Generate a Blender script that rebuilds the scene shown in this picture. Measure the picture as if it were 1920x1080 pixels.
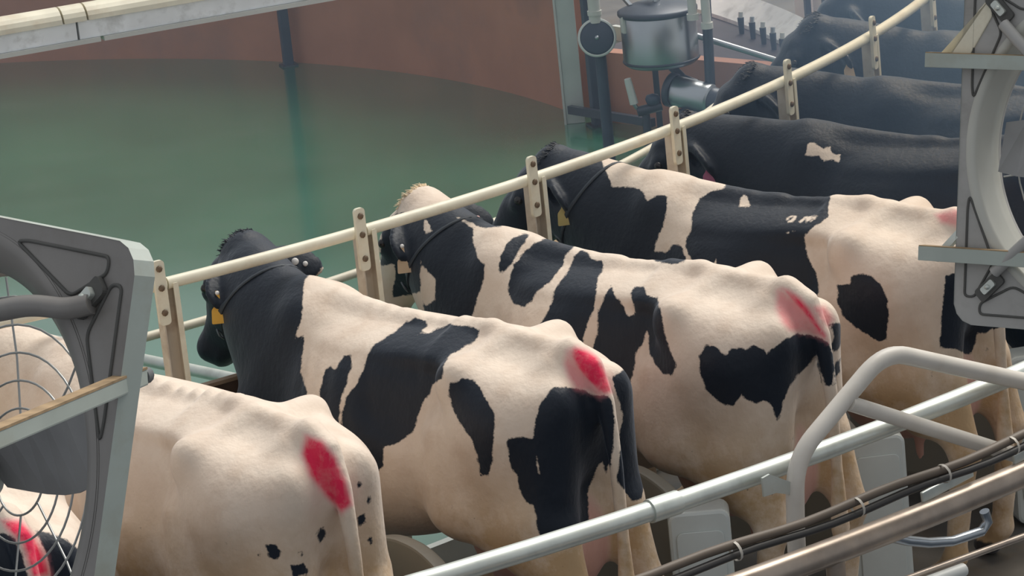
import bpy, bmesh, math, random
import numpy as np
from mathutils import Vector, Matrix

random.seed(7)
for o in list(bpy.data.objects): bpy.data.objects.remove(o, do_unlink=True)
scene = bpy.context.scene
COL = scene.collection
PI = math.pi

# ------------------------------------------------------------------ camera
cam_data = bpy.data.cameras.new('camera')
cam_data.sensor_fit = 'HORIZONTAL'; cam_data.sensor_width = 36.0
cam_data.lens = 115.79
cam_data.clip_start = 0.1; cam_data.clip_end = 300
camera = bpy.data.objects.new('camera', cam_data); COL.objects.link(camera)
_r = Vector((0.949245, -0.298111, -0.100314)).normalized(); _u = Vector((0.173562, 0.230466, 0.957477)).normalized()
_b = _r.cross(_u)
camera.matrix_world = Matrix(((_r.x, _u.x, _b.x, 0.0), (_r.y, _u.y, _b.y, -18.5677), (_r.z, _u.z, _b.z, 4.5418), (0, 0, 0, 1)))
scene.camera = camera

# ------------------------------------------------------------------ light: daylight through the hall's open sides and roof lights
world = bpy.data.worlds.new('daylight'); scene.world = world; world.use_nodes = True
wn = world.node_tree; bg = wn.nodes['Background']
bg.inputs['Color'].default_value = (0.93, 0.96, 1.0, 1); bg.inputs['Strength'].default_value = 0.50
def sun(name, energy, angle, direction, color):
    l = bpy.data.lights.new(name, 'SUN'); l.energy = energy; l.angle = math.radians(angle); l.color = color
    o = bpy.data.objects.new(name, l); COL.objects.link(o)
    o.rotation_euler = Vector(direction).normalized().to_track_quat('-Z', 'Y').to_euler(); o.location = (0, 0, 9)
    return o
sun('roof_daylight', 3.35, 40, (-.62, -.40, -1.0), (1.0, .95, .87))
scene.view_settings.view_transform = 'Standard'
scene.view_settings.look = 'None'
scene.view_settings.gamma = 1.0
scene.view_settings.use_curve_mapping = False
scene.view_settings.exposure = 0.0

# ------------------------------------------------------------------ helpers
def tag(o, label=None, cat=None, group=None, kind=None):
    if label: o['label'] = label
    if cat: o['category'] = cat
    if group: o['group'] = group
    if kind: o['kind'] = kind
    return o
def empty(name, loc=(0, 0, 0), rz=0.0):
    o = bpy.data.objects.new(name, None); COL.objects.link(o); o.location = loc; o.rotation_euler = (0, 0, rz)
    o.empty_display_size = .1
    return o
class MB:
    """collects boxes, tubes, lathes and sheets into one mesh"""
    def __init__(self): self.v = []; self.f = []; self.sm = []
    def add(self, vs, fs, smooth=False):
        b = len(self.v); self.v += [tuple(p) for p in vs]; self.f += [tuple(i + b for i in f) for f in fs]; self.sm += [smooth] * len(fs)
        return self
    def box(self, c, s, M=None):
        M = M or Matrix.Identity(3); c = Vector(c)
        vs = [c + M @ Vector((x * s[0] / 2, y * s[1] / 2, z * s[2] / 2)) for x in (-1, 1) for y in (-1, 1) for z in (-1, 1)]
        return self.add(vs, [(0, 1, 3, 2), (4, 6, 7, 5), (0, 4, 5, 1), (2, 3, 7, 6), (0, 2, 6, 4), (1, 5, 7, 3)])
    def bar(self, a, b, w, h, up=(0, 0, 1)):
        a = Vector(a); b = Vector(b); x = (b - a).normalized(); y = Vector(up).cross(x).normalized(); z = x.cross(y)
        return self.box((a + b) / 2, ((b - a).length, w, h), Matrix((x, y, z)).transposed())
    def tube(self, pts, r, n=10, caps=True, closed=False, rb=None):
        pts = [Vector(p) for p in pts]; m = len(pts)
        t0 = (pts[1] - pts[0]).normalized()
        ref = Vector((0, 0, 1)) if abs(t0.z) < .9 else Vector((1, 0, 0))
        nrm = (ref - t0 * ref.dot(t0)).normalized(); rings = []
        for i, p in enumerate(pts):
            if closed: t = (pts[(i + 1) % m] - pts[i - 1]).normalized()
            else: t = (pts[min(i + 1, m - 1)] - pts[max(i - 1, 0)]).normalized()
            nrm = (nrm - t * nrm.dot(t)).normalized(); bn = t.cross(nrm)
            rad = r if rb is None else r + (rb - r) * i / (m - 1)
            rings.append([p + (nrm * math.cos(2 * PI * k / n) + bn * math.sin(2 * PI * k / n)) * rad for k in range(n)])
        vs = [v for ring in rings for v in ring]; fs = []
        for i in range(m if closed else m - 1):
            j = (i + 1) % m
            for k in range(n): fs.append((i * n + k, i * n + (k + 1) % n, j * n + (k + 1) % n, j * n + k))
        self.add(vs, fs, True)
        if caps and not closed:
            self.add(rings[0], [tuple(range(n))[::-1]]); self.add(rings[-1], [tuple(range(n))])
        return self
    def lathe(self, prof, c=(0, 0, 0), ax=(0, 0, 1), n=32, smooth=True):
        c = Vector(c); z = Vector(ax).normalized(); ref = Vector((1, 0, 0)) if abs(z.x) < .9 else Vector((0, 1, 0))
        x = (ref - z * ref.dot(z)).normalized(); y = z.cross(x)
        vs = [c + z * h + (x * math.cos(2 * PI * k / n) + y * math.sin(2 * PI * k / n)) * r for r, h in prof for k in range(n)]
        fs = [(i * n + k, i * n + (k + 1) % n, (i + 1) * n + (k + 1) % n, (i + 1) * n + k) for i in range(len(prof) - 1) for k in range(n)]
        return self.add(vs, fs, smooth)
    def prism(self, poly, d, M=None, smooth=False):
        """polygon in the local xy plane pushed out along local z by d (both ends closed)"""
        M = M or Matrix.Identity(4); n = len(poly)
        vs = [M @ Vector((x, y, 0)) for x, y in poly] + [M @ Vector((x, y, d)) for x, y in poly]
        fs = [tuple(range(n))[::-1], tuple(range(n, 2 * n))] + [(k, (k + 1) % n, n + (k + 1) % n, n + k) for k in range(n)]
        return self.add(vs, fs, smooth)
    def build(self, name, mat, parent=None, bevel=0.0, loc=None, autosmooth=False):
        me = bpy.data.meshes.new(name); me.from_pydata([tuple(v) for v in self.v], [], self.f)
        me.polygons.foreach_set('use_smooth', self.sm)
        bm = bmesh.new(); bm.from_mesh(me); bmesh.ops.recalc_face_normals(bm, faces=bm.faces)
        if bevel: bmesh.ops.bevel(bm, geom=[e for e in bm.edges if len(e.link_faces) == 2 and e.calc_face_angle(0) > .6], offset=bevel, segments=2, affect='EDGES', profile=.6, clamp_overlap=True)
        bm.to_mesh(me); bm.free()
        me.materials.append(mat)
        o = bpy.data.objects.new(name, me); COL.objects.link(o)
        if parent: o.parent = parent
        if loc: o.location = loc
        return o
def rounded(w, h, r, n=5, cx=0, cy=0):
    p = []
    for sx, sy, a in ((1, 1, 0), (-1, 1, 90), (-1, -1, 180), (1, -1, 270)):
        for k in range(n + 1):
            t = math.radians(a + 90 * k / n); p.append((cx + sx * (w / 2 - r) + r * math.cos(t), cy + sy * (h / 2 - r) + r * math.sin(t)))
    return p
def fillet(pts, r, n=6):
    """polyline with rounded corners"""
    P = [Vector(p) for p in pts]; out = [P[0]]
    for i in range(1, len(P) - 1):
        a = (P[i - 1] - P[i]); b = (P[i + 1] - P[i]); q = min(r, a.length * .45, b.length * .45)
        p0 = P[i] + a.normalized() * q; p1 = P[i] + b.normalized() * q
        for k in range(n + 1):
            t = k / n; out.append((1 - t)**2 * p0 + 2 * t * (1 - t) * P[i] + t * t * p1)
    return out + [P[-1]]
def arc(r, a0, a1, z, n):
    return [(r * math.cos(math.radians(a0 + (a1 - a0) * k / n)), r * math.sin(math.radians(a0 + (a1 - a0) * k / n)), z) for k in range(n + 1)]
def polar(r, a, z=0.0): return Vector((r * math.cos(math.radians(a)), r * math.sin(math.radians(a)), z))

# ------------------------------------------------------------------ materials
def material(name, base, rough=.6, metal=0.0, var=.12, scale=6.0, dirt=None, dirt_amt=.5, dirt_scale=3.0, bump=0.0, bump_scale=60., spec=.5, coat=0.0):
    m = bpy.data.materials.new(name); m.use_nodes = True; nt = m.node_tree; N = nt.nodes; L = nt.links
    p = N['Principled BSDF']; p.inputs['Roughness'].default_value = rough; p.inputs['Metallic'].default_value = metal
    p.inputs['Specular IOR Level'].default_value = spec; p.inputs['Coat Weight'].default_value = coat; p.inputs['Coat Roughness'].default_value = .12
    tc = N.new('ShaderNodeTexCoord'); ns = N.new('ShaderNodeTexNoise'); ns.inputs['Scale'].default_value = scale; ns.inputs['Detail'].default_value = 5
    L.new(tc.outputs['Object'], ns.inputs['Vector'])
    rp = N.new('ShaderNodeValToRGB'); c = Vector(base[:3])
    rp.color_ramp.elements[0].position = .3; rp.color_ramp.elements[1].position = .7
    rp.color_ramp.elements[0].color = (*(c * (1 - var)), 1); rp.color_ramp.elements[1].color = (*(c * (1 + var)), 1)
    L.new(ns.outputs['Fac'], rp.inputs['Fac']); out = rp.outputs['Color']
    if dirt:
        n2 = N.new('ShaderNodeTexNoise'); n2.inputs['Scale'].default_value = dirt_scale; n2.inputs['Detail'].default_value = 8; n2.inputs['Roughness'].default_value = .65
        L.new(tc.outputs['Object'], n2.inputs['Vector'])
        r2 = N.new('ShaderNodeValToRGB'); r2.color_ramp.elements[0].position = .50; r2.color_ramp.elements[1].position = .68
        r2.color_ramp.elements[1].color = (dirt_amt,) * 3 + (1,)
        L.new(n2.outputs['Fac'], r2.inputs['Fac'])
        mx = N.new('ShaderNodeMixRGB'); L.new(r2.outputs['Color'], mx.inputs['Fac']); L.new(out, mx.inputs['Color1']); mx.inputs['Color2'].default_value = (*dirt, 1)
        out = mx.outputs['Color']
    L.new(out, p.inputs['Base Color'])
    if bump:
        n3 = N.new('ShaderNodeTexNoise'); n3.inputs['Scale'].default_value = bump_scale; n3.inputs['Detail'].default_value = 4; L.new(tc.outputs['Object'], n3.inputs['Vector'])
        bp = N.new('ShaderNodeBump'); bp.inputs['Strength'].default_value = bump; bp.inputs['Distance'].default_value = .01
        L.new(n3.outputs['Fac'], bp.inputs['Height']); L.new(bp.outputs['Normal'], p.inputs['Normal'])
    return m
# ------------------------------------------------------------------ palette
M_green = material('green_epoxy_floor', (.030, .155, .092), rough=.22, var=.16, scale=.8, dirt=(.075, .16, .12), dirt_amt=.35, dirt_scale=1.6, bump=.05, bump_scale=3, spec=.5, coat=1.0)
M_orange = material('orange_painted_wall', (.46, .215, .14), rough=.55, var=.10, scale=2.5, dirt=(.33, .19, .15), dirt_amt=.6, dirt_scale=1.3)
M_deck = material('rubber_deck', (.10, .095, .09), rough=.5, var=.3, scale=4, dirt=(.12, .09, .06), dirt_amt=.7, dirt_scale=5)
M_pit = material('wet_dark_concrete', (.030, .040, .055), rough=.3, var=.3, scale=3)
M_cream = material('cream_galvanised', (.74, .70, .56), rough=.42, var=.08, scale=9, dirt=(.55, .42, .28), dirt_amt=.5, dirt_scale=6, spec=.5)
M_post = material('post_steel_taupe', (.60, .54, .45), rough=.5, var=.10, scale=7, dirt=(.34, .24, .17), dirt_amt=.6, dirt_scale=6)
M_galv = material('galvanised_tube', (.62, .66, .62), rough=.42, metal=.6, var=.16, scale=14, dirt=(.40, .38, .32), dirt_amt=.5, dirt_scale=7)
M_gate = material('pale_pinkish_gate_paint', (.66, .62, .56), rough=.45, var=.06, scale=6, dirt=(.52, .46, .38), dirt_amt=.5, dirt_scale=4)
M_brownrail = material('dull_bronze_tube', (.36, .30, .25), rough=.36, metal=.6, var=.2, scale=10, dirt=(.46, .36, .28), dirt_amt=.6, dirt_scale=6)
M_bolt = material('rusty_bolt', (.17, .12, .08), rough=.6, metal=.4)
M_rust = material('rusty_edge', (.33, .23, .13), rough=.75, var=.3, scale=20)
M_board = material('brown_board', (.11, .075, .06), rough=.6, var=.25, scale=8)
M_boardtop = material('pale_board_edge', (.38, .28, .20), rough=.6, var=.2)  # paler brown strip along the top of the breast board
M_grey = material('moulded_grey_plastic', (.40, .395, .38), rough=.48, var=.06, scale=5, dirt=(.20, .19, .17), dirt_amt=.5, dirt_scale=4)
M_greyshade = material('shade_toned_grey_plastic', (.235, .225, .215), rough=.45, var=.08, scale=5, dirt=(.17, .155, .14), dirt_amt=.6, dirt_scale=4)  # grey plastic with the left fan's shade put into its colour
M_bell = material('highlit_bell_grey', (.52, .52, .47), rough=.38, var=.05, scale=5)  # paler than the face: the lit rim's highlight is put into the colour
M_flange = material('pale_green_grey_sheet', (.42, .47, .43), rough=.42, var=.08, scale=6, dirt=(.34, .32, .25), dirt_amt=.5, dirt_scale=5)
M_groove = material('dark_seam', (.09, .09, .085), rough=.7)
M_rim = material('pale_inlet_rim', (.58, .59, .52), rough=.4, var=.06)
M_wire = material('guard_wire', (.46, .47, .46), rough=.35, metal=.5)
M_motor = material('motor_paint', (.14, .145, .15), rough=.5)
M_blade = material('fan_blade_sheet', (.30, .30, .30), rough=.42, metal=.3)
M_steel = material('stainless', (.42, .46, .50), rough=.30, metal=.95, var=.1, scale=5)
M_darksteel = material('dark_steel', (.06, .075, .10), rough=.4, metal=.3, var=.2)
M_blue = material('blue_grey_column', (.050, .075, .115), rough=.45, var=.1)
M_white = material('white_pvc', (.60, .61, .58), rough=.4, var=.06)
M_coping = material('pale_concrete_coping', (.86, .89, .90), rough=.55, var=.10, scale=7, dirt=(.36, .36, .34), dirt_amt=.5, dirt_scale=9)
M_pinkwhite = material('pinkish_white_panel', (.86, .76, .74), rough=.5, var=.08)
M_ledge = material('dark_purple_ledge', (.055, .045, .060), rough=.6, var=.2)
M_cable = material('black_cable', (.035, .032, .030), rough=.5)
M_browncable = material('brown_cable', (.13, .10, .075), rough=.55)
M_tie = material('pale_cable_tie', (.50, .46, .40), rough=.5)
M_divider = material('beige_grey_divider', (.33, .31, .26), rough=.42, var=.06, scale=4)
M_cabinet = material('dull_aluminium', (.64, .68, .66), rough=.42, metal=.25, var=.08, scale=4)

# ------------------------------------------------------------------ setting
def ring_slab(name, r0, r1, z0, z1, a0, a1, n, mat, parent=None):
    b = MB(); vs = []
    for k in range(n + 1):
        a = a0 + (a1 - a0) * k / n
        vs += [polar(r0, a, z0), polar(r1, a, z0), polar(r1, a, z1), polar(r0, a, z1)]
    fs = []
    full = abs(a1 - a0) >= 359.9
    for k in range(n):
        i, j = 4 * k, 4 * (k + 1)
        fs += [(i, j, j + 1, i + 1), (i + 1, j + 1, j + 2, i + 2), (i + 2, j + 2, j + 3, i + 3), (i + 3, j + 3, j, i)]
    if not full: fs += [(0, 1, 2, 3), (4 * n + 3, 4 * n + 2, 4 * n + 1, 4 * n)]
    b.add(vs, fs)
    return b.build(name, mat, parent)
b = MB(); n = 96
b.add([polar(7.3, 360 * k / n, 0) for k in range(n)] + [polar(7.3, 360 * k / n, -.1) for k in range(n)], [tuple(range(n)), tuple(range(2 * n - 1, n - 1, -1))])
tag(b.build('floor', M_green), 'glossy wet green floor inside the ring of stalls', kind='structure')
tag(ring_slab('floor_pit', 10.45, 26, -1.0, -.9, 0, 360, 96, M_pit), 'dark wet concrete floor outside the platform', kind='structure')
tag(ring_slab('wall_back', 5.95, 6.1, 0, 1.7, 4.0, 150, 60, M_orange), 'curved orange painted wall behind the green floor', kind='structure')
b = MB(); wl = [Vector((5.95, .27, 0)), Vector((6.36, -.42, 0)), Vector((7.05, -1.62, 0))]
for p, q_ in zip(wl[:-1], wl[1:]): b.bar(p + Vector((.055, .03, .22)), q_ + Vector((.055, .03, .22)), .10, .44)
tag(b.build('wall_right', M_orange), 'low orange wall behind the milk tank', kind='structure')
led = [(6.08, .30), (6.45, -.36), (7.09, -1.50)] + [tuple(polar(7.29, a_))[:2] for a_ in np.linspace(-12.0, 8.0, 9)]
b = MB(); b.prism(led, .07, Matrix.Translation((0, 0, .365)))
tag(b.build('trim_1', M_ledge), 'dark ledge below the pale coping', kind='structure')
b = MB(); vs = []; n = 40     # sloping coping
for k in range(n + 1):
    a_ = -40 + 56 * k / n; vs += [polar(6.97, a_, .436), polar(7.13, a_, .436), polar(7.13, a_, .575), polar(6.97, a_, .46)]
fs = [(4*k + i, 4*(k+1) + i, 4*(k+1) + (i+1) % 4, 4*k + (i+1) % 4) for k in range(n) for i in range(4)] + [(0, 1, 2, 3), (4*n + 3, 4*n + 2, 4*n + 1, 4*n)]
b.add(vs, fs); tag(b.build('trim_2', M_coping), 'pale sloping coping band curving behind the milk tank', kind='structure')

pl = empty('rotary_platform')
tag(pl, 'dark ring shaped rotary deck that the cows stand on', 'platform')
ring_slab('deck', 7.3, 10.15, -.14, 0.0, 0, 360, 120, M_deck, pl)
ring_slab('skirt', 10.05, 10.15, -.75, -.141, 0, 360, 120, M_cabinet, pl)
ring_slab('inner_rim', 7.3, 7.34, .001, .10, -100, 20, 60, M_cabinet, pl)

def column(px, base, r, h, label):
    t = empty('support_post', base); tag(t, label, 'post')
    b = MB(); b.box((0, 0, h / 2), (r * 2, r * 2, h)); b.build('shaft', M_blue, t, bevel=.006)
    b = MB(); b.box((0, 0, .006), (r * 3.4, r * 3.4, .012)); b.build('base_plate', M_darksteel, t)
column(570, (4.785, 3.385, 0), .033, 1.7, 'slim dark blue post against the orange wall under the cream duct')
column(1104, (5.95, .13, 0), .036, 1.2, 'dark blue post beside the round filter housing')

# cream cable duct crossing overhead at the back
d0 = Vector((1.0, -5.70, 2.1)); d1 = Vector((4.1, -5.40, 2.1)); dx = (d1 - d0).normalized(); dn = Vector((0, 0, 1)).cross(dx)
du = empty('overhead_duct', (d0.x, d0.y, 0)); tag(du, 'long cream capped duct running overhead across the green floor', 'duct')
O = Vector((d0.x, d0.y, 0))
cuts = [0, .92, 1.02, 1.75, 2.5, 3.1]
for a, c in zip(cuts[:-1], cuts[1:]):
    b = MB(); P = d0 + dx * (a + .004) - O; Q = d0 + dx * (c - .004) - O; m = 10
    prof = [(.075 * math.cos(PI * k / m), .085 + .060 * math.sin(PI * k / m)) for k in range(m + 1)]
    vs = [P + dn * u + Vector((0, 0, v)) for u, v in prof] + [Q + dn * u + Vector((0, 0, v)) for u, v in prof]
    fs = [(k, k + 1, m + 2 + k, m + 1 + k) for k in range(m)] + [tuple(range(m + 1)), tuple(range(2 * m + 1, m, -1)), (0, m, 2 * m + 1, m + 1)]
    b.add(vs, fs); b.build('cover_section', M_cream, du)
for a, c in ((0, .97), (.98, 2.0), (2.01, 3.1)):
    b = MB(); b.bar(d0 + dx * a - O + Vector((0, 0, .048)), d0 + dx * c - O + Vector((0, 0, .048)), .13, .072); b.build('tray', M_coping, du)
for a, c in ((0, 1.06), (1.075, 3.1)):
    b = MB(); b.bar(d0 + dx * a - O + Vector((0, 0, .002)), d0 + dx * c - O + Vector((0, 0, .002)), .16, .018); b.build('lip', M_white, du)
for s in (.15, 2.95):
    b = MB(); b.bar(d0 + dx * s - O + Vector((0, 0, .14)), d0 + dx * s - O + Vector((0, 0, 2.6)), .02, .02, up=(1, 0, 0)); b.build('hanger', M_galv, du)
b = MB(); b.bar(d0 + dx * .05 - O + Vector((0, 0, -2.1)), d0 + dx * .05 - O + Vector((0, 0, -.006)), .06, .06, up=(1, 0, 0)); b.build('stand', M_blue, du)

# ------------------------------------------------------------------ head fence
A0, DA, RF = -82.019, 6.1574, 7.70
fence = empty('head_fence', polar(RF, -57)); tag(fence, 'cream steel head fence curving past the cows with bolted posts and rails', 'fence')
FO = polar(RF, -57)
b = MB(); b.box((0, .016, .775), (.060, .006, 1.55)); b.box((.0325, -.008, .775), (.005, .05, 1.55)); b.box((-.0325, -.008, .775), (.005, .05, 1.55)); b.box((0, -.012, .004), (.11, .10, .008))
po_ = b.build('post', M_post, fence); post_me = po_.data; bpy.data.objects.remove(po_)
b = MB(); b.prism(rounded(.044, .235, .014, 4), .014, Matrix.Rotation(PI / 2, 4, 'X')); strap = b.build('strap', M_cream, fence); strap_me = strap.data; bpy.data.objects.remove(strap)
b = MB(); b.lathe([(0, .008), (.009, .008), (.012, .005), (.012, 0), (0, 0)], n=8); bolt = b.build('bolt', M_bolt, fence); bolt_me = bolt.data; bpy.data.objects.remove(bolt)
b = MB(); b.prism(rounded(.020, 1.5, .004, 2), .004, Matrix.Rotation(PI / 2, 4, 'X')); edge = b.build('edge_strip', M_cream, fence); edge_me = edge.data; bpy.data.objects.remove(edge)
def child(name, me, parent, M):
    o = bpy.data.objects.new(name, me); COL.objects.link(o); o.parent = parent; o.matrix_local = M; return o
for i in range(0, 12):
    az = A0 + DA * i; P = polar(RF, az) - FO
    # local frame: x along the fence, y towards the ring centre
    R = Matrix.Rotation(math.radians(az + 90), 4, 'Z')
    po = child('post', post_me, fence, Matrix.Translation(P) @ R)
    R2 = Matrix.Identity(4)
    st = child('strap', strap_me, po, Matrix.Translation((-.034, -.034, 1.527)) @ R2)
    child('edge_strip', edge_me, po, Matrix.Translation((.0265, -.0345, .80)))
    for z, x in ((1.615, -.034), (1.545, -.034), (1.455, -.034)):
        child('bolt', bolt_me, po, Matrix.Translation((x, -.048, z)) @ Matrix.Rotation(PI / 2, 4, 'X'))
    for z in (1.53, 1.45):
        child('bolt', bolt_me, po, Matrix.Translation((.034, -.012, z)) @ Matrix.Rotation(PI / 2, 4, 'Y'))
    for z in (1.33, 1.25, 1.05):
        child('bolt_hole', bolt_me, po, Matrix.Translation((.0265, -.033, z)) @ Matrix.Rotation(PI / 2, 4, 'X') @ Matrix.Scale(.55, 4))
for i in range(-1, 11):
    b = MB(); a0 = A0 + DA * i; b.tube([Vector(p) - FO for p in arc(RF + .012, a0 + .02, a0 + DA - .02, 1.548, 6)], .0225, 12)
    b.build('top_rail', M_cream, fence)
    if i > 6: continue
    b = MB(); b.tube([Vector(p) - FO for p in arc(6.65, a0 + .12, a0 + DA - .12, 1.045, 5)], .019, 10)
    lr = b.build('lower_rail', M_cream, fence)
    b = MB(); b.bar(polar(6.66, a0 + .3, 1.04) - FO, polar(7.33, a0 + .35, .95) - FO, .03, .012); b.build('rail_bracket', M_rust, lr)
    b = MB(); b.bar(polar(7.34, a0 + .3, .93) - FO, polar(7.34, a0 + DA - .3, .93) - FO, .022, .16); bo = b.build('breast_board', M_board, fence)
    b = MB(); b.bar(polar(7.34, a0 + .3, 1.018) - FO, polar(7.34, a0 + DA - .3, 1.018) - FO, .034, .014); b.build('board_edge', M_boardtop, bo)

# low guard rail lying across the green floor beyond the fence
g = empty('floor_guard_rail', (2.0, -4.9, 0)); tag(g, 'grey tubular guard rail low over the green floor behind the fence', 'rail')
G = Vector((2.0, -4.9, 0))
for z, sh in ((.60, 0), (.42, .05)):
    b = MB(); b.tube([Vector((1.45 + sh, -3.86, z)) - G, Vector((2.52 + sh, -5.83, z)) - G], .026, 12); b.build('tube', M_galv, g)
b = MB(); b.tube([Vector((1.64, -4.25, .6)) - G, Vector((2.05, -3.9, .6)) - G], .026, 12); b.build('tube', M_galv, g)
for t in (.1, .95):
    p = Vector((1.45, -3.86, 0)).lerp(Vector((2.52, -5.83, 0)), t) - G
    b = MB(); b.tube([p, p + Vector((0, 0, .6))], .022, 10); b.build('leg', M_galv, g)

# ------------------------------------------------------------------ milk room equipment by the orange wall
eq = empty('equipment_frame', (5.855, .285, 0), math.radians(-17.5)); tag(eq, 'grey steel frame standing on the floor at the end of the orange wall', 'frame')
b = MB(); b.box((.0, 0, .55), (.115, .02, 1.10)); b.build('upright', M_cabinet, eq, bevel=.004)
b = MB(); b.box((-.064, -.004, .55), (.014, .034, 1.10)); b.build('edge_angle', M_white, eq)
b = MB(); b.bar((-.03, -.05, .10), (.46, -.62, .10), .035, .05); b.build('foot_rail', M_darksteel, eq)
b = MB(); b.bar((0, 0, .965), (.512, -1.128, .965), .03, .03); b.build('top_rail', M_steel, eq)
b = MB(); b.bar((.50, -.57, .0), (.50, -.57, .96), .035, .035, up=(1, 0, 0)); b.build('upright', M_darksteel, eq)

tk = empty('milk_receiver_tank', (6.04, -.90, .555)); tag(tk, 'stainless steel cylindrical milk receiver tank hanging from the grey frame', 'tank')
b = MB(); b.lathe([(0, -.025), (.12, -.018), (.195, -.004), (.216, .012), (.220, .03), (.220, .29), (.214, .30)], n=40); b.build('vessel', M_steel, tk)
b = MB(); b.lathe([(.226, .292), (.232, .300), (.232, .318), (.21, .328), (.15, .35), (.06, .36), (0, .362)], n=40); b.build('lid', M_darksteel, tk)
b = MB(); b.lathe([(.2225, .018), (.226, .025), (.2225, .032), (.215, .032), (.215, .018), (.2225, .018)], n=40); b.build('seam_band', M_darksteel, tk)
b = MB(); b.box((-.215, -.02, .26), (.03, .05, .10)); b.build('clamp', M_white, tk, bevel=.006)
b = MB(); b.tube([(0, 0, .35), (0, 0, .42), (-.03, .10, .42)], .022, 10); b.build('vent_pipe', M_steel, tk)
b = MB(); b.tube([(0.05, -.02, -.03), (.10, -.06, -.10), (.16, -.12, -.13)], .026, 10); b.build('outlet', M_darksteel, tk)
b = MB(); b.bar((-.14, .05, .345), (-.12, .30, .38), .02, .02); b.build('hanger', M_steel, tk)

fh = empty('filter_housing', (5.70, -.78, .735)); tag(fh, 'round grey disc shaped filter housing with white pipe on top', 'filter')
ax = Vector((-.28, -.93, .2)).normalized()
b = MB(); b.lathe([(0, .045), (.085, .045), (.098, .038), (.104, .02), (.104, -.03), (.098, -.045), (0, -.045)], ax=ax, n=40); b.build('drum', M_blue, fh)
b = MB(); b.lathe([(.098, .040), (.112, .042), (.112, .018), (.104, .018)], ax=ax, n=40); b.build('clamp_ring', M_cabinet, fh)
b = MB(); b.lathe([(0, .058), (.012, .055), (.014, .044)], ax=ax, n=12); b.build('knob', M_steel, fh)
b = MB(); b.tube([(0, 0, .09), (0, 0, .42)], .036, 16); b.build('inlet_pipe', M_white, fh)
b = MB(); b.tube([(0, 0, .135), (0, 0, .16)], .042, 16); b.build('collar', M_white, fh)
b = MB(); b.tube([(.02, .03, -.09), (.02, .03, -.735)], .034, 12); b.build('stand_pipe', M_blue, fh)

pm = empty('milk_pump', (6.14, -1.08, 0)); tag(pm, 'shiny cylindrical milk pump lying below the tank on a dark foot', 'pump')
ax = Vector((.60, -.72, -.18)).normalized()
b = MB(); b.lathe([(0, -.12), (.075, -.12), (.09, -.10), (.09, .12), (.08, .135), (0, .135)], c=(0, 0, .38), ax=ax, n=32); b.build('barrel', M_steel, pm)
b = MB(); b.lathe([(0, -.155), (.085, -.155), (.10, -.145), (.10, -.115), (.09, -.11)], c=(0, 0, .38), ax=ax, n=32); b.build('end_cap', M_darksteel, pm)
b = MB(); b.lathe([(0, .20), (.06, .20), (.075, .185), (.075, .137)], c=(0, 0, .38), ax=ax, n=24); b.build('motor', M_darksteel, pm)
b = MB(); b.box((0, 0, .15), (.16, .10, .30)); b.build('foot', M_darksteel, pm, bevel=.01)
b = MB(); b.tube(fillet([(.10, -.05, .42), (.11, -.05, .66), (.12, -.05, 1.05)], .05), .030, 12); b.build('riser', M_darksteel, pm)

sp = empty('stainless_milk_line', (6.23, -.94, 0)); tag(sp, 'bright polished stainless pipe running right from the tank', 'pipe')
S0 = Vector((6.23, -.94, 0))
b = MB(); b.tube([Vector((6.20, -.93, .71)) - S0, Vector((6.70, -1.14, .49)) - S0], .018, 14); b.build('tube', M_steel, sp)
b = MB(); b.tube([Vector((6.285, -.965, .673)) - S0, Vector((6.315, -.978, .66)) - S0], .030, 14); b.build('union', M_cabinet, sp)
for q_, (x, y) in enumerate(((6.16, -1.16), (6.22, -1.22))):
    hpv = empty('hanging_pipe', (x, y, .83)); tag(hpv, ('short white drop pipe above the tank, the shorter of two' if q_ == 0 else 'short white drop pipe with flared end above the steel pipe'), 'pipe', 'white drop pipes')
    b = MB(); b.tube([(0, 0, .03 - .05 * q_), (0, 0, .45)], .026, 14); b.build('tube', M_white, hpv)
    b = MB(); b.tube([(0, 0, .0 - .05 * q_), (0, 0, .035 - .05 * q_)], .035, 14); b.build('flare', M_white, hpv)
vl = empty('valve_lever', (5.85, -.94, 0)); tag(vl, 'valve with pale upright lever handle below the tank', 'valve')
b = MB(); b.tube([(0, .0, .32), (-.02, .0, .36)], .012, 10); b.build('stem', M_steel, vl)
b = MB(); b.tube([(-.015, 0, .35), (-.022, .005, .40), (-.035, .01, .48), (-.038, .01, .50)], .026, 12, rb=.020); b.build('grip', M_cabinet, vl)
b = MB(); b.tube([(0, 0, .30), (.14, -.03, .32)], .03, 12); b.build('body', M_darksteel, vl)
b = MB(); b.tube([(.05, 0, 0), (.05, 0, .30)], .024, 12); b.build('stand_pipe', M_darksteel, vl)
b = MB(); b.lathe([(0, .03), (.035, .02), (.045, 0), (.035, -.03), (0, -.04)], c=(.09, -.03, .37), n=16); b.build('knob', M_blue, vl)
# dark fittings in a row on the ledge
for k in range(6):
    az = .5 - 1.6 * k; p = polar(6.90, az, .435)
    v = empty('teat_cup_fitting', p); tag(v, ('leftmost', 'second', 'third', 'fourth', 'fifth', 'rightmost')[k] + ' of six small dark milking fittings standing on the ledge, from the left', 'fitting', 'fittings on the ledge under the coping')
    b = MB(); b.tube([(0, 0, 0), (0, 0, .05), (0, 0, .10)], .016, 8, rb=.022); b.build('cup', M_darksteel, v)
    b = MB(); b.tube([(0, 0, .10), (.004, 0, .135)], .015, 8); b.build('cap', M_steel if k % 2 else M_cabinet, v)
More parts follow.
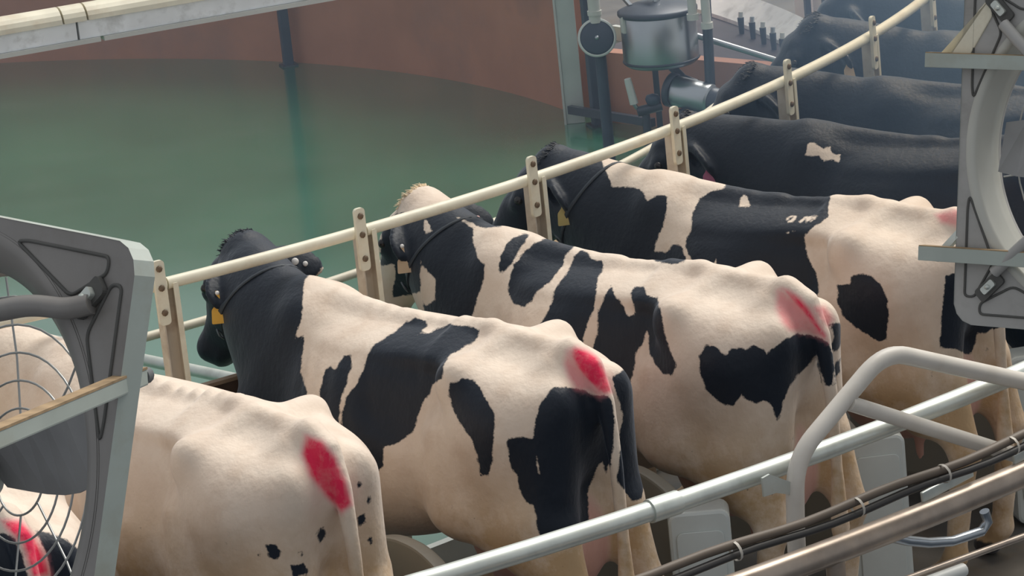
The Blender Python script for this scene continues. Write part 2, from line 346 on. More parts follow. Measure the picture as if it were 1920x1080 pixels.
# pale panels of the stall fronts beyond the coping
fs_ = empty('far_stall_front', polar(7.6, -1)); tag(fs_, 'pinkish white upright panels and posts beyond the pale coping', 'stall')
for k in range(9):
    az = 6 - 2.0 * k
    b = MB(); b.bar(polar(7.6, az, 1.0) - polar(7.6, -1), polar(7.6, az - 1.5, 1.0) - polar(7.6, -1), .03, 1.99); b.build('panel', M_pinkwhite, fs_)
    b = MB(); b.bar(polar(7.56, az - 1.75, 0) - polar(7.6, -1), polar(7.56, az - 1.75, 2.0) - polar(7.6, -1), .035, .035, up=(1, 0, 0)); b.build('post', M_ledge, fs_)
# ------------------------------------------------------------------ cow body
# One continuous skin per animal: implicit shapes (torso loft, limbs, neck, head)
# blended on a voxel grid and meshed with surface nets.  Local frame: x forward,
# y to the animal's left, z up, origin on the ground under the tail head.
VOX = 0.0125

def smooth_table(tab, xs):
    a = np.array(tab, float)
    X, Y = a[:, 0], a[:, 1:]
    out = []
    for k in range(Y.shape[1]):
        y = Y[:, k]
        m = np.gradient(y, X)
        i = np.clip(np.searchsorted(X, xs) - 1, 0, len(X) - 2)
        h = X[i + 1] - X[i]; t = np.clip((xs - X[i]) / h, 0, 1)
        out.append((2*t**3-3*t**2+1)*y[i] + (t**3-2*t**2+t)*h*m[i] + (-2*t**3+3*t**2)*y[i+1] + (t**3-t**2)*h*m[i+1])
    return out

class Field:
    def __init__(self, lo, hi, vox=VOX):
        self.lo = np.array(lo, float); self.v = vox
        self.n = np.ceil((np.array(hi) - self.lo) / vox).astype(int) + 1
        self.d = np.full(self.n, 1.0, np.float32)
        self.ax = [self.lo[k] + vox * np.arange(self.n[k]) for k in range(3)]
    def sub(self, lo, hi):
        a = np.clip(np.floor((np.array(lo) - self.lo) / self.v).astype(int), 0, self.n)
        b = np.clip(np.ceil((np.array(hi) - self.lo) / self.v).astype(int) + 1, 0, self.n)
        s = tuple(slice(a[k], b[k]) for k in range(3))
        g = np.meshgrid(*[self.ax[k][s[k]] for k in range(3)], indexing='ij', sparse=True)
        return s, g
    def blend(self, s, e, k):
        d = self.d[s]
        h = np.maximum(k - np.abs(d - e), 0.0) / k
        self.d[s] = np.minimum(d, e) - h * h * k * 0.25
    def carve(self, s, e, k):
        d = self.d[s]; e = -e
        h = np.maximum(k - np.abs(d - e), 0.0) / k
        self.d[s] = np.maximum(d, e) + h * h * k * 0.25
    def cone(self, a, b, ra, rb, k=0.04, sq=None, sqdir=None, carve=False):
        """capsule that tapers from ra at a to rb at b; sq<1 squeezes it along sqdir"""
        a = np.array(a, float); b = np.array(b, float)
        R = max(ra, rb) + k + 0.03
        s, (X, Y, Z) = self.sub(np.minimum(a, b) - R, np.maximum(a, b) + R)
        ab = b - a; L2 = max(ab @ ab, 1e-9)
        t = np.clip(((X - a[0]) * ab[0] + (Y - a[1]) * ab[1] + (Z - a[2]) * ab[2]) / L2, 0, 1)
        dx = X - a[0] - t * ab[0]; dy = Y - a[1] - t * ab[1]; dz = Z - a[2] - t * ab[2]
        q = dx * dx + dy * dy + dz * dz
        if sq:
            w = dx * sqdir[0] + dy * sqdir[1] + dz * sqdir[2]
            q = q + w * w * (1 / sq**2 - 1)
        e = np.sqrt(q) - (ra + (rb - ra) * t)
        if sq: e = e * (sq ** 0.5)
        (self.carve if carve else self.blend)(s, e.astype(np.float32), k)
    def chain(self, pts, rad, k=0.04, pad=.03):
        P = np.array(pts, float); R = max(rad) + k + pad
        s, (X, Y, Z) = self.sub(P.min(0) - R, P.max(0) + R); best = None
        for i in range(len(P) - 1):
            a = P[i]; ab = P[i + 1] - a
            t = np.clip(((X - a[0]) * ab[0] + (Y - a[1]) * ab[1] + (Z - a[2]) * ab[2]) / (ab @ ab), 0, 1)
            e = np.sqrt((X - a[0] - t * ab[0])**2 + (Y - a[1] - t * ab[1])**2 + (Z - a[2] - t * ab[2])**2) - (rad[i] + (rad[i + 1] - rad[i]) * t)
            best = e if best is None else np.minimum(best, e)
        self.blend(s, best.astype(np.float32), k)
    def ball(self, c, r, k=0.04, M=None, carve=False):
        """ellipsoid with radii r along the rows of M"""
        c = np.array(c, float); r = np.array(r, float)
        R = r.max() + k + 0.03
        s, (X, Y, Z) = self.sub(c - R, c + R)
        M = np.eye(3) if M is None else M
        q = 0; q2 = 0
        for j in range(3):
            w = (X - c[0]) * M[j][0] + (Y - c[1]) * M[j][1] + (Z - c[2]) * M[j][2]
            q = q + (w / r[j]) ** 2; q2 = q2 + (w / r[j] ** 2) ** 2
        k0 = np.sqrt(q); k1 = np.sqrt(q2) + 1e-6
        e = k0 * (k0 - 1.0) / k1
        e = np.where(k0 < .3, -r.min() * (1 - k0), e)
        (self.carve if carve else self.blend)(s, e.astype(np.float32), k)
    def loft(self, tab, k=0.05):
        """cross sections along x: x, top, bottom, half width, height of widest line, roundness up, roundness down"""
        x0, x1 = tab[0][0], tab[-1][0]
        s, (X, Y, Z) = self.sub((x0 - .05, -.55, .4), (x1 + .05, .55, 1.6))
        xs = np.clip(X[:, 0, 0], x0, x1)
        zt, zb, w, zc, nu, nd = [v[:, None, None] for v in smooth_table(tab, xs)]
        w = np.maximum(w, .01)
        up = Z > zc
        h = np.maximum(np.where(up, zt - zc, zc - zb), .01); n = np.where(up, nu, nd)
        f = (np.abs(Y / w) ** n + np.abs((Z - zc) / h) ** n) ** (1 / n)
        e = (f - 1) * np.minimum(w, h) * .9
        over = np.maximum(np.maximum(x0 - X, X - x1), 0)
        e = e + over
        self.blend(s, e.astype(np.float32), k)
    def mesh(self):
        d = self.d; n = self.n; v = self.v
        ins = d < 0
        nx, ny, nz = n - 1
        cnt = np.zeros((nx, ny, nz), np.float32); acc = np.zeros((nx, ny, nz, 3), np.float32)
        offs = [(i, j, k) for i in (0, 1) for j in (0, 1) for k in (0, 1)]
        ev = lambda o: d[o[0]:o[0]+nx, o[1]:o[1]+ny, o[2]:o[2]+nz]
        for o in offs:
            for axs in range(3):
                if o[axs]: continue
                p = list(o); p[axs] = 1
                a = ev(o); b = ev(p)
                m = (a < 0) != (b < 0)
                idx = np.nonzero(m)
                t = a[idx] / (a[idx] - b[idx])
                cnt[idx] += 1
                for c in range(3):
                    acc[idx + (c,)] += (t if c == axs else o[c])
        act = np.nonzero(cnt > 0)
        vid = np.full((nx, ny, nz), -1, np.int64); vid[act] = np.arange(len(act[0]))
        co = (acc[act] / cnt[act][:, None] + np.stack(act, 1)) * v + self.lo
        quads = []
        for axs in range(3):
            a1, a2 = (axs + 1) % 3, (axs + 2) % 3
            sl = [slice(1, n[q] - 1) for q in range(3)]; sl[axs] = slice(0, n[axs] - 1)
            sh = list(sl); sh[axs] = slice(1, n[axs])
            A = ins[tuple(sl)]; B = ins[tuple(sh)]
            for flip, m in ((0, A & ~B), (1, ~A & B)):
                idx = np.stack(np.nonzero(m), 1) + np.array([s.start for s in sl])
                if not len(idx): continue
                e1 = np.zeros(3, int); e1[a1] = 1
                e2 = np.zeros(3, int); e2[a2] = 1
                g = lambda o: vid[tuple((idx + o).T)]
                qd = np.stack([g(-e1 - e2), g(-e2), g(0 * e1), g(-e1)], 1)
                quads.append(qd[:, ::-1] if flip else qd)
        return co.astype(np.float64), np.concatenate(quads)

def unit(v):
    v = np.array(v, float); return v / np.linalg.norm(v)

def head_axes(hdir, roll=0.0):
    h = unit(hdir)
    l = unit(np.cross((0, 0, 1), h)); n = np.cross(h, l)
    if roll:
        c, s = math.cos(roll), math.sin(roll)
        l, n = c * l + s * n, -s * l + c * n
    return h, l, n                      # muzzle, animal's left, forehead

def cow_shape(poll=(1.93, 0, 1.42), hdir=(.72, 0, -.62), roll=0.0, tail=0.0, ribs=1.0, legs=(0, 0, 0, 0), belly=1.0, thin=1.0):
    """returns vertices, quads and the posed head frame"""
    poll = np.array(poll, float); h, l, n = head_axes(hdir, roll)
    hp = lambda u, a=0., b=0.: poll + h * u + l * a + n * b
    muz = hp(.58)
    ylim = max(.5, abs(poll[1]) + .42, abs(muz[1]) + .2)
    F = Field((-.30, -ylim, -.02), (max(2.3, poll[0] + .35, muz[0] + .15), ylim, max(1.62, poll[2] + .2)))
    # rib cage, belly and loin
    F.loft([(.30, 1.37, .80, .18, 1.10, 1.7, 2.2), (.45, 1.388, .72, .240*belly, 1.03, 1.8, 2.2), (.60, 1.385, .66, .300*belly, .99, 2.0, 2.2),
            (.80, 1.380, .60, .345*belly, .98, 2.15, 2.2), (1.00, 1.388, .575, .350*belly, .97, 2.0, 2.2), (1.18, 1.412, .58, .295, .96, 1.75, 2.2),
            (1.34, 1.434, .61, .235, .95, 1.55, 2.1), (1.48, 1.395, .66, .195, .96, 1.6, 2.0), (1.60, 1.30, .74, .15, .98, 1.8, 2.0), (1.70, 1.18, .86, .08, 1.0, 2, 2)], k=.02)
    # rump
    F.loft([(-.045, 1.30, 1.08, .055, 1.20, 2, 2), (0.0, 1.355, .98, .105, 1.20, 2.0, 2.2), (.06, 1.383, .90, .150, 1.18, 2.0, 2.4), (.16, 1.388, .82, .205, 1.14, 1.55, 2.4),
            (.28, 1.394, .78, .235, 1.13, 1.50, 2.3), (.40, 1.394, .76, .240, 1.10, 1.55, 2.3), (.55, 1.400, .74, .22, 1.10, 2.1, 2.2)], k=.05)
    # flat loin made by the transverse processes, spine ridge
    F.cone((.46, 0, 1.325), (.98, 0, 1.31), .19, .17, .05, .26, (0, 0, 1))
    F.cone((.02, 0, 1.366), (.40, 0, 1.402), .024, .024, .04)
    F.cone((.40, 0, 1.402), (.80, 0, 1.374), .024, .024, .04)
    F.cone((.80, 0, 1.372), (1.34, 0, 1.412), .028, .034, .06)
    for sd in (1, -1):
        # hollow in front of the hook, hook and pin bones
        F.ball((.60, sd * .328, 1.215), (.18, .060, .13), .10, carve=True)
        F.ball((.20, sd * .300, 1.345), (.15, .050, .06), .08, carve=True)
        F.cone((.340, sd * .258, 1.322), (.365, sd * .246, 1.26), .027, .030, .045)
        F.cone((.345, sd * .235, 1.318), (.32, sd * .05, 1.365), .028, .028, .06)
        F.cone((.36, sd * .222, 1.275), (.16, sd * .200, 1.15), .050, .085, .11)
        F.ball((-.010, sd * .125, 1.245), (.045, .042, .05), .08)
        # thigh, stifle, gaskin, hock, cannon, foot
        F.cone((.20, sd * .175, 1.13), (.17, sd * .165, .86), .175, .135, .09, .72, (0, 1, 0))
        F.cone((.03, sd * .130, 1.18), (.06, sd * .150, .86), .085, .095, .08)
        F.cone((.30, sd * .200, 1.10), (.43, sd * .225, .80), .120, .080, .10, .75, (0, 1, 0))
        F.cone((.45, sd * .230, 1.08), (.46, sd * .235, .82), .045, .045, .09)
        dx = legs[0 if sd > 0 else 1]
        hk = np.array((-.045 + dx, sd * .165, .53)); ft = np.array((.02 + dx, sd * .17, .12))
        F.cone((.33, sd * .215, .82), (.12 + dx * .6, sd * .18, .66), .100, .080, .08, .75, (0, 1, 0))
        F.cone((.10 + dx * .5, sd * .165, .80), hk, .100, .052, .07)
        F.cone((-.01 + dx * .7, sd * .160, .80), hk + (-.022, 0, .02), .050, .032, .05)
        F.cone(hk, ft, .050, .038, .04)
        F.cone(ft, ft + (.045, 0, -.06), .044, .042, .03)
        F.cone(ft + (.055, 0, -.072), ft + (.085, 0, -.080), .044, .038, .02)
        # shoulder blade, arm, fore leg
        F.cone((1.31, sd * .100, 1.30), (1.47, sd * .165, .96), .080, .115, .13, .62, (0, 1, 0))
        F.cone((1.52, sd * .165, .90), (1.37, sd * .185, .80), .090, .085, .09)
        dx = legs[2 if sd > 0 else 3]
        kn = np.array((1.42 + dx, sd * .165, .44)); ft = np.array((1.42 + dx, sd * .165, .12))
        F.cone((1.39, sd * .195, .80), kn, .090, .050, .07)
        F.ball(kn, (.056, .052, .07), .04)
        F.cone(kn, ft, .042, .036, .04)
        F.cone(ft, ft + (.04, 0, -.06), .044, .042, .03)
        F.cone(ft + (.05, 0, -.072), ft + (.08, 0, -.080), .044, .038, .02)
    F.ball((1.60, 0, .76), (.15, .12, .16), .10)                              # brisket
    # udder with teats
    F.ball((.33, 0, .665), (.23, .165, .165), .06); F.ball((.13, 0, .72), (.12, .145, .21), .06)
    for tx, ty in ((.20, .08), (.20, -.08), (.40, .09), (.40, -.09)):
        F.cone((tx, ty, .54), (tx, ty, .465), .020, .014, .02)
    # neck
    nb = np.array((1.46, 0, 1.13)); end = hp(.06, 0, -.05)
    ctl = np.array((1.66, poll[1] * .15, 1.13 + .52 * (poll[2] - 1.13)))
    P = [(1 - t)**2 * nb + 2 * t * (1 - t) * ctl + t * t * end for t in np.linspace(0, 1, 7)]
    rr = np.interp(np.linspace(0, 1, 7), [0, .3, .65, 1], [.275, .225, .170, .128])
    for i in range(6):
        ax = unit(P[i + 1] - P[i]); sdv = unit(np.cross((0, 0, 1), ax))
        F.cone(P[i], P[i + 1], rr[i], rr[i + 1], .05, .66 + .04 * i, sdv)
    F.cone((1.40, 0, 1.375), hp(.00, 0, -.02), .045, .055, .09)                      # crest
    F.cone((1.62, 0, .84), (P[4] + hp(.16, 0, -.14)) / 2, .06, .05, .10)             # dewlap
    # head
    F.cone(hp(.04, 0, -.045), hp(.23, 0, -.03), .108, .098, .04, .95, l)
    F.cone(hp(.22, 0, -.025), hp(.43, 0, -.035), .088, .070, .05, .92, l)
    F.cone(hp(.10, 0, -.145), hp(.40, 0, -.090), .088, .048, .05, .75, l)
    F.ball(hp(.475, 0, -.035), (.060, .082, .064), .035, np.array([h, l, n]))
    F.ball(hp(.455, 0, -.095), (.060, .055, .035), .03, np.array([h, l, n]))
    F.ball(hp(.0, 0, .020), (.070, .075, .060), .04, np.array([h, l, n]))
    F.cone(hp(.12, .04, .045), hp(.12, -.04, .045), .045, .045, .05)
    for sd in (1, -1):
        F.cone(hp(.16, sd * .085, .028), hp(.20, sd * .088, .022), .038, .034, .03)
        F.ball(hp(.515, sd * .045, -.015), (.018, .016, .014), .015, np.array([h, l, n]), carve=True)
        e0 = hp(.035, sd * .09, -.015); e1 = hp(.03, sd * .22, -.02) + np.array((-.075, 0, -.06))
        ea = unit(e1 - e0); en = unit(n * .5 + h * .35 + np.array((.1, 0, -.35))); en = unit(en - ea * (en @ ea)); eb = np.cross(ea, en)
        F.cone(e0, e0 + ea * .05, .034, .034, .03)
        F.ball(e0 + ea * .115, (.115, .068, .022), .025, np.array([ea, eb, en]))
        F.ball(e0 + ea * .115 + en * .022, (.075, .036, .016), .015, np.array([ea, eb, en]), carve=True)
    # tail hanging behind the rump
    tl = [(.03, 0, 1.375), (-.055, 0, 1.335), (-.105, .01 * tail, 1.22), (-.125, .12 * tail, 1.0), (-.125, .25 * tail, .75), (-.12, .3 * tail, .52), (-.12, .3 * tail, .38)]
    tr = [.044, .040, .030, .024, .020, .034, .012]
    F.chain(tl, tr, .03)
    co, qd = F.mesh()
    # relax the skin, then lay ribs and vertebrae over it
    nv = len(co); ed = np.concatenate([qd[:, [0, 1]], qd[:, [1, 2]], qd[:, [2, 3]], qd[:, [3, 0]]])
    deg = np.bincount(ed.ravel(), minlength=nv)[:, None].astype(float)
    def lap(c):
        s = np.stack([np.bincount(ed[:, 0], c[ed[:, 1], j], nv) + np.bincount(ed[:, 1], c[ed[:, 0], j], nv) for j in range(3)], 1)
        return s / deg - c
    for it in range(4):
        co = co + .55 * lap(co); co = co - .50 * lap(co)
    x, y, z = co.T
    bump = lambda v, c, w: np.exp(-((v - c) / w) ** 2)
    vert = np.sin(x * 2 * math.pi / .075) * bump(y, 0, .028) * (z > 1.28) * np.clip((x - .40) / .1, 0, 1) * np.clip((1.15 - x) / .2, 0, 1)
    co[:, 2] += .0032 * vert * ribs
    sx = x + .28 * (1.0 - z)
    rib = np.sin(sx * 2 * math.pi / .092) * np.clip((x - .70) / .1, 0, 1) * np.clip((1.22 - x) / .12, 0, 1) * np.clip((1.33 - z) / .08, 0, 1) * np.clip((z - .75) / .15, 0, 1)
    co[:, 1] += np.sign(y) * .0038 * rib * ribs
    return co, qd, (poll, h, l, n, P)
# ------------------------------------------------------------------ herd: place, heading, pose
HERD = [
 dict(at=(1.035, -9.180), head=103.1, poll=(1.93, .02, 1.40), hdir=(.72, .05, -.62), label='cow with a red tail head, mostly hidden behind the left fan', tags=()),
 dict(at=(2.046, -8.920), head=114.2, poll=(1.93, .04, 1.40), hdir=(.72, .05, -.62), ribs=2.4, label='all white cow with dung specks and a red rump beside the left fan', tags=(('tan', 1, 1.0),)),
 dict(at=(3.026, -8.602), head=117.5, poll=(1.83, -.13, 1.46), hdir=(.60, .0, -.80), ribs=.8, label='black headed cow with white shoulders, a black back patch and a yellow ear tag', tags=(('yellow', 1, 1.05), ('white', -1, 1)), collar=.35),
 dict(at=(3.897, -8.349), head=121.4, poll=(1.84, -.12, 1.46), hdir=(.60, .0, -.80), ribs=.4, legs=(.10, 0, 0, 0), tuft='cream', label='cow with slanting black bars across a white barrel and a pale forelock', tags=(('tan', 1, .95), ('rose', -1, 1)), collar=.35),
 dict(at=(4.746, -7.890), head=124.8, poll=(1.90, -.06, 1.43), hdir=(.58, .32, -.68), ribs=.3, label='cow with a white saddle stripe and a round black spot on her flank', tags=(('olive', 1, 1.0),), collar=.35),
 dict(at=(5.658, -7.395), head=131.6, poll=(1.92, -.05, 1.38), hdir=(.58, .32, -.68), ribs=.2, label='black cow with one small ragged white patch and a pink ear tag', tags=(('pink', 1, .95),)),
 dict(at=(6.382, -6.697), head=142.4, poll=(1.92, -.04, 1.44), hdir=(.60, .28, -.66), ribs=.2, label='all black cow just behind the one with the ragged white patch', tags=(('olive', 1, 1.0),)),
 dict(at=(7.019, -5.963), head=146.2, poll=(1.92, -.04, 1.47), hdir=(.60, .28, -.66), label='black cow with a tan ear tag, second from the top right corner', tags=(('tan', 1, 1.0),)),
 dict(at=(7.601, -5.165), head=152.0, poll=(1.95, 0, 1.46), hdir=(.66, 0, -.58), label='farthest black cow in the top right corner, partly behind the fan', tags=()),
]
def pose(h): return {k: h[k] for k in ('poll', 'hdir', 'roll', 'tail', 'ribs', 'legs', 'belly') if k in h}
# coat maps: base (0 white, 1 black), the quarter the map is drawn from, then patches in millimetres (k black, w white, d dye, p pale dye)
COATS = [
 (0, (-0.9, 0.294, 0.322), [
  ('k', [(515,1347),(377,1323),(251,1301),(127,1280),(5,1259),(-17,1199),(-21,1163),(-25,1126),(-15,1040),(-5,953),(1,859),(11,770),(154,801),(294,822),(441,832),(618,821),(578,970),(553,1099),(533,1223)]),
  ('k', [(-71,1260),(-104,1245),(-137,1231),(-179,1193),(-225,1154),(-275,1114),(-258,1018),(-243,921),(-227,826),(-211,731),(-154,742),(-99,751),(-40,769),(-53,856),(-66,942),(-83,1026),(-95,1113),(-92,1150),(-89,1187),(-80,1223)]),
  ('d', [(28,1308),(-33,1298),(-65,1247),(-88,1179),(-96,1117),(-36,1115),(-28,1169),(-21,1223),(18,1277)]),
 ]),
 (0, (-0.788, 0.53, 0.313), [
  ('d', [(34,1309),(-17,1280),(-51,1225),(-62,1185),(-74,1146),(-79,1107),(-84,1069),(-45,1046),(-3,1105),(18,1142),(39,1178),(53,1248)]),
  ('k', [(202,983),(173,983),(156,951),(172,928),(195,940)]),
  ('k', [(-111,1132),(-122,1139),(-127,1121),(-113,1115)]),
  ('k', [(-137,1086),(-149,1091),(-150,1067),(-138,1062)]),
  ('k', [(-97,1028),(-124,1033),(-128,1005),(-99,994)]),
  ('k', [(41,993),(14,1015),(7,988),(31,961)]),
  ('k', [(133,906),(90,908),(77,872),(129,871)]),
  ('k', [(-125,950),(-137,959),(-137,931),(-126,926)]),
  ('k', [(103,944),(88,950),(87,929)]),
  ('k', [(235,954),(225,959),(223,942)]),
 ]),
 (0, (-0.711, 0.636, 0.3), [
  ('k', [(907,1683),(915,1615),(923,1563),(939,1521),(955,1480),(925,1487),(934,1422),(948,1361),(930,1287),(936,1215),(921,1155),(906,1095),(893,1033),(880,971),(973,928),(1068,885),(1160,843),(1247,804),(1327,913),(1417,1018),(1502,1125),(1599,1232),(1612,1443),(1590,1654),(1548,1853),(1522,2059),(1348,2037),(1177,2018),(1006,2000),(838,1989),(839,1916),(841,1842),(842,1768),(896,1696)]),
  ('k', [(856,1359),(837,1371),(822,1348),(783,1398),(758,1398),(762,1355),(785,1303),(812,1246),(824,1180),(833,1120),(843,1060),(859,1116),(875,1172),(890,1200),(885,1281),(870,1320)]),
  ('k', [(524,1500),(489,1485),(487,1464),(527,1434),(459,1447),(411,1460),(346,1445),(312,1427),(326,1395),(375,1374),(424,1352),(447,1322),(458,1277),(489,1262),(503,1231),(533,1201),(558,1151),(577,1106),(634,1076),(681,1071),(689,1005),(727,968),(793,988),(826,1032),(826,1113),(814,1192),(791,1250),(752,1293),(719,1343),(701,1388),(677,1419),(635,1441),(592,1463),(556,1487)]),
  ('k', [(434,1262),(408,1262),(388,1269),(350,1259),(329,1217),(319,1190),(301,1156),(301,1118),(313,1048),(323,984),(340,940),(366,942),(371,1015),(379,1055),(406,1109),(432,1164),(442,1217)]),
  ('k', [(17,1194),(93,1208),(140,1167),(169,1111),(182,1048),(227,1059),(270,1052),(268,1011),(266,969),(247,925),(241,865),(222,828),(204,826),(199,772),(193,718),(149,680),(94,701),(80,723),(23,746),(18,788),(16,835),(3,869),(-33,938),(-45,943),(-53,897),(-68,937),(-79,989),(-85,1032),(-91,1076),(-88,1141),(-73,1163),(-38,1164)]),
  ('w', [(178,989),(173,965),(175,930),(182,936)]),
  ('k', [(-102,1216),(-114,1156),(-126,1083),(-108,1021),(-96,957),(-88,917),(-79,876),(-106,837),(-135,793),(-167,801),(-194,868),(-208,934),(-223,999),(-245,1057),(-266,1115),(-259,1170),(-252,1224),(-205,1232),(-155,1241)]),
  ('w', [(-103,1157),(-117,1155),(-129,1083),(-108,1015),(-95,945),(-83,947),(-95,1016),(-107,1086)]),
  ('p', [(40,1326),(6,1336),(-29,1315),(-58,1292),(-77,1255),(-88,1215),(-98,1169),(-75,1159),(-49,1154),(-20,1175),(24,1189),(45,1230),(55,1277)]),
  ('d', [(24,1328),(7,1332),(-30,1317),(-59,1294),(-77,1256),(-88,1215),(-97,1168),(-63,1163),(-34,1189),(-11,1217),(10,1252),(28,1293)]),
 ]),
 (0, (-0.622, 0.728, 0.29), [
  ('k', [(1189,1717),(1123,1658),(1122,1600),(1102,1530),(1086,1515),(1093,1470),(1120,1407),(1150,1338),(1169,1271),(1188,1203),(1256,1210),(1327,1216),(1334,1283),(1339,1351),(1341,1398),(1342,1445),(1446,1447),(1526,1441),(1523,1509),(1518,1577),(1498,1659),(1488,1745),(1408,1759),(1356,1751),(1306,1745),(1254,1757),(1203,1769),(1156,1783),(1093,1783),(1029,1782),(1034,1730),(1015,1656),(1082,1657),(1136,1687)]),
  ('w', [(1334,1564),(1319,1529),(1283,1491),(1291,1412),(1334,1390),(1351,1432),(1342,1498)]),
  ('w', [(1310,1718),(1293,1702),(1281,1669),(1306,1662),(1315,1691)]),
  ('w', [(1362,1781),(1330,1823),(1301,1869),(1253,1864),(1206,1859),(1191,1776),(1243,1773),(1299,1758),(1341,1750)]),
  ('w', [(1549,1568),(1455,1569),(1463,1516),(1483,1464),(1480,1409),(1565,1417),(1558,1493)]),
  ('w', [(1128,1628),(1089,1647),(1070,1624),(1104,1614),(1108,1591),(1098,1533),(1108,1544),(1123,1593)]),
  ('k', [(934,1623),(912,1613),(945,1571),(977,1522),(1002,1494),(1029,1482),(1032,1512),(1019,1556),(987,1598)]),
  ('k', [(847,1595),(840,1616),(791,1600),(743,1587),(745,1569),(753,1550),(785,1524),(794,1487),(826,1453),(849,1426),(895,1401),(920,1367),(951,1349),(988,1364),(1008,1414),(1001,1450),(979,1499),(931,1554),(892,1580)]),
  ('k', [(725,1536),(704,1522),(691,1498),(656,1487),(647,1464),(675,1422),(682,1372),(698,1316),(725,1261),(743,1220),(751,1171),(759,1122),(802,1119),(846,1116),(879,1147),(913,1179),(907,1225),(901,1271),(881,1298),(848,1345),(837,1388),(813,1422),(773,1470),(756,1513)]),
  ('k', [(630,1392),(610,1343),(591,1319),(580,1276),(555,1284),(550,1294),(560,1337),(561,1366),(543,1379),(514,1376),(500,1338),(469,1335),(469,1305),(460,1256),(455,1193),(440,1136),(424,1086),(447,1060),(474,1066),(498,1099),(515,1143),(514,1199),(518,1220),(537,1173),(565,1140),(573,1095),(596,1037),(665,1057),(709,1118),(720,1161),(692,1230),(685,1300),(659,1348)]),
  ('k', [(346,1121),(322,1153),(289,1146),(258,1109),(236,1131),(208,1132),(189,1123),(160,1138),(128,1121),(116,1103),(79,1130),(50,1148),(6,1161),(-37,1154),(-75,1137),(-101,1114),(-112,1071),(-115,1029),(-96,969),(-76,971),(-59,1048),(-58,1083),(-29,1051),(9,1027),(49,983),(74,937),(92,884),(101,867),(117,928),(143,944),(171,939),(197,949),(216,971),(246,936),(273,938),(305,965),(336,1003),(351,1066)]),
  ('k', [(-112,1182),(-151,1187),(-172,1156),(-162,1122),(-136,1086),(-109,1099),(-132,1138)]),
  ('k', [(-120,1043),(-150,1063),(-140,1012),(-109,975)]),
  ('k', [(489,1492),(438,1506),(397,1491),(356,1476),(359,1452),(409,1447),(463,1464)]),
  ('p', [(60,1322),(31,1312),(-6,1274),(-43,1236),(-69,1180),(-95,1124),(-37,1155),(33,1173),(58,1204),(72,1254)]),
  ('p', [(-45,1253),(-107,1252),(-137,1201),(-106,1168),(-74,1199)]),
  ('d', [(46,1326),(17,1314),(-14,1287),(-44,1248),(-70,1196),(-94,1149),(-98,1121),(-63,1155),(-34,1206),(-4,1250),(26,1294)]),
 ]),
 (0, (-0.539, 0.796, 0.274), [
  ('k', [(1936,1986),(1799,1942),(1666,1902),(1533,1861),(1396,1817),(1369,1735),(1333,1648),(1304,1567),(1224,1559),(1184,1538),(1166,1497),(1129,1515),(1090,1514),(1089,1479),(1110,1395),(1138,1344),(1157,1299),(1097,1294),(1079,1323),(1040,1312),(1030,1273),(1021,1242),(1073,1178),(1126,1113),(1181,1047),(1382,1061),(1585,1075),(1816,1089),(2017,1105),(1999,1327),(1979,1548),(1956,1766)]),
  ('k', [(862,1521),(913,1514),(960,1491),(990,1439),(1001,1370),(1023,1334),(1028,1311),(1001,1240),(997,1172),(993,1104),(990,1035),(889,1009),(789,983),(690,957),(592,932),(580,989),(568,1046),(544,1077),(536,1128),(544,1173),(569,1227),(573,1265),(577,1310),(537,1344),(484,1369),(480,1407),(470,1437),(464,1467),(560,1489),(658,1510),(757,1531),(857,1553)]),
  ('w', [(799,1488),(782,1486),(767,1441),(816,1442)]),
  ('w', [(643,1376),(619,1394),(597,1390),(601,1380),(617,1367),(636,1368),(638,1374),(620,1374),(610,1384),(619,1388),(634,1375)]),
  ('w', [(594,1364),(564,1384),(558,1381),(586,1360)]),
  ('w', [(571,1365),(549,1384),(542,1382),(550,1375),(527,1385),(518,1381),(543,1359),(551,1361),(539,1372),(566,1360)]),
  ('w', [(639,1326),(620,1336),(597,1341),(601,1333),(628,1323)]),
  ('w', [(930,1208),(915,1256),(910,1259),(921,1207)]),
  ('k', [(470,1119),(425,1122),(420,1148),(378,1154),(347,1145),(312,1107),(297,1054),(294,1002),(302,954),(310,906),(339,901),(375,930),(424,966),(459,1007),(475,1054)]),
  ('k', [(82,1121),(29,1136),(-51,1110),(-127,1085),(-162,1016),(-183,950),(-116,927),(-58,899),(-31,902),(-16,860),(1,818),(60,854),(125,866),(113,937),(105,988),(97,1039)]),
  ('p', [(99,1350),(25,1363),(-29,1326),(-41,1247),(-5,1273),(31,1298),(80,1316)]),
  ('d', [(32,1360),(-5,1347),(-38,1299),(-59,1233),(-35,1254),(-1,1302)]),
 ]),
 (1, (-0.4, 0.879, 0.26), [
  ('w', [(1225,1460),(1201,1462),(1185,1445),(1162,1431),(1137,1441),(1131,1408),(1099,1402),(1104,1366),(1132,1388),(1165,1378),(1187,1404),(1240,1412)]),
 ]),
 (1, (-0.206, 0.947, 0.245), [
 ]),
 (1, (-0.126, 0.965, 0.231), [
 ]),
 (1, (-0.018, 0.976, 0.218), [
 ]),
]
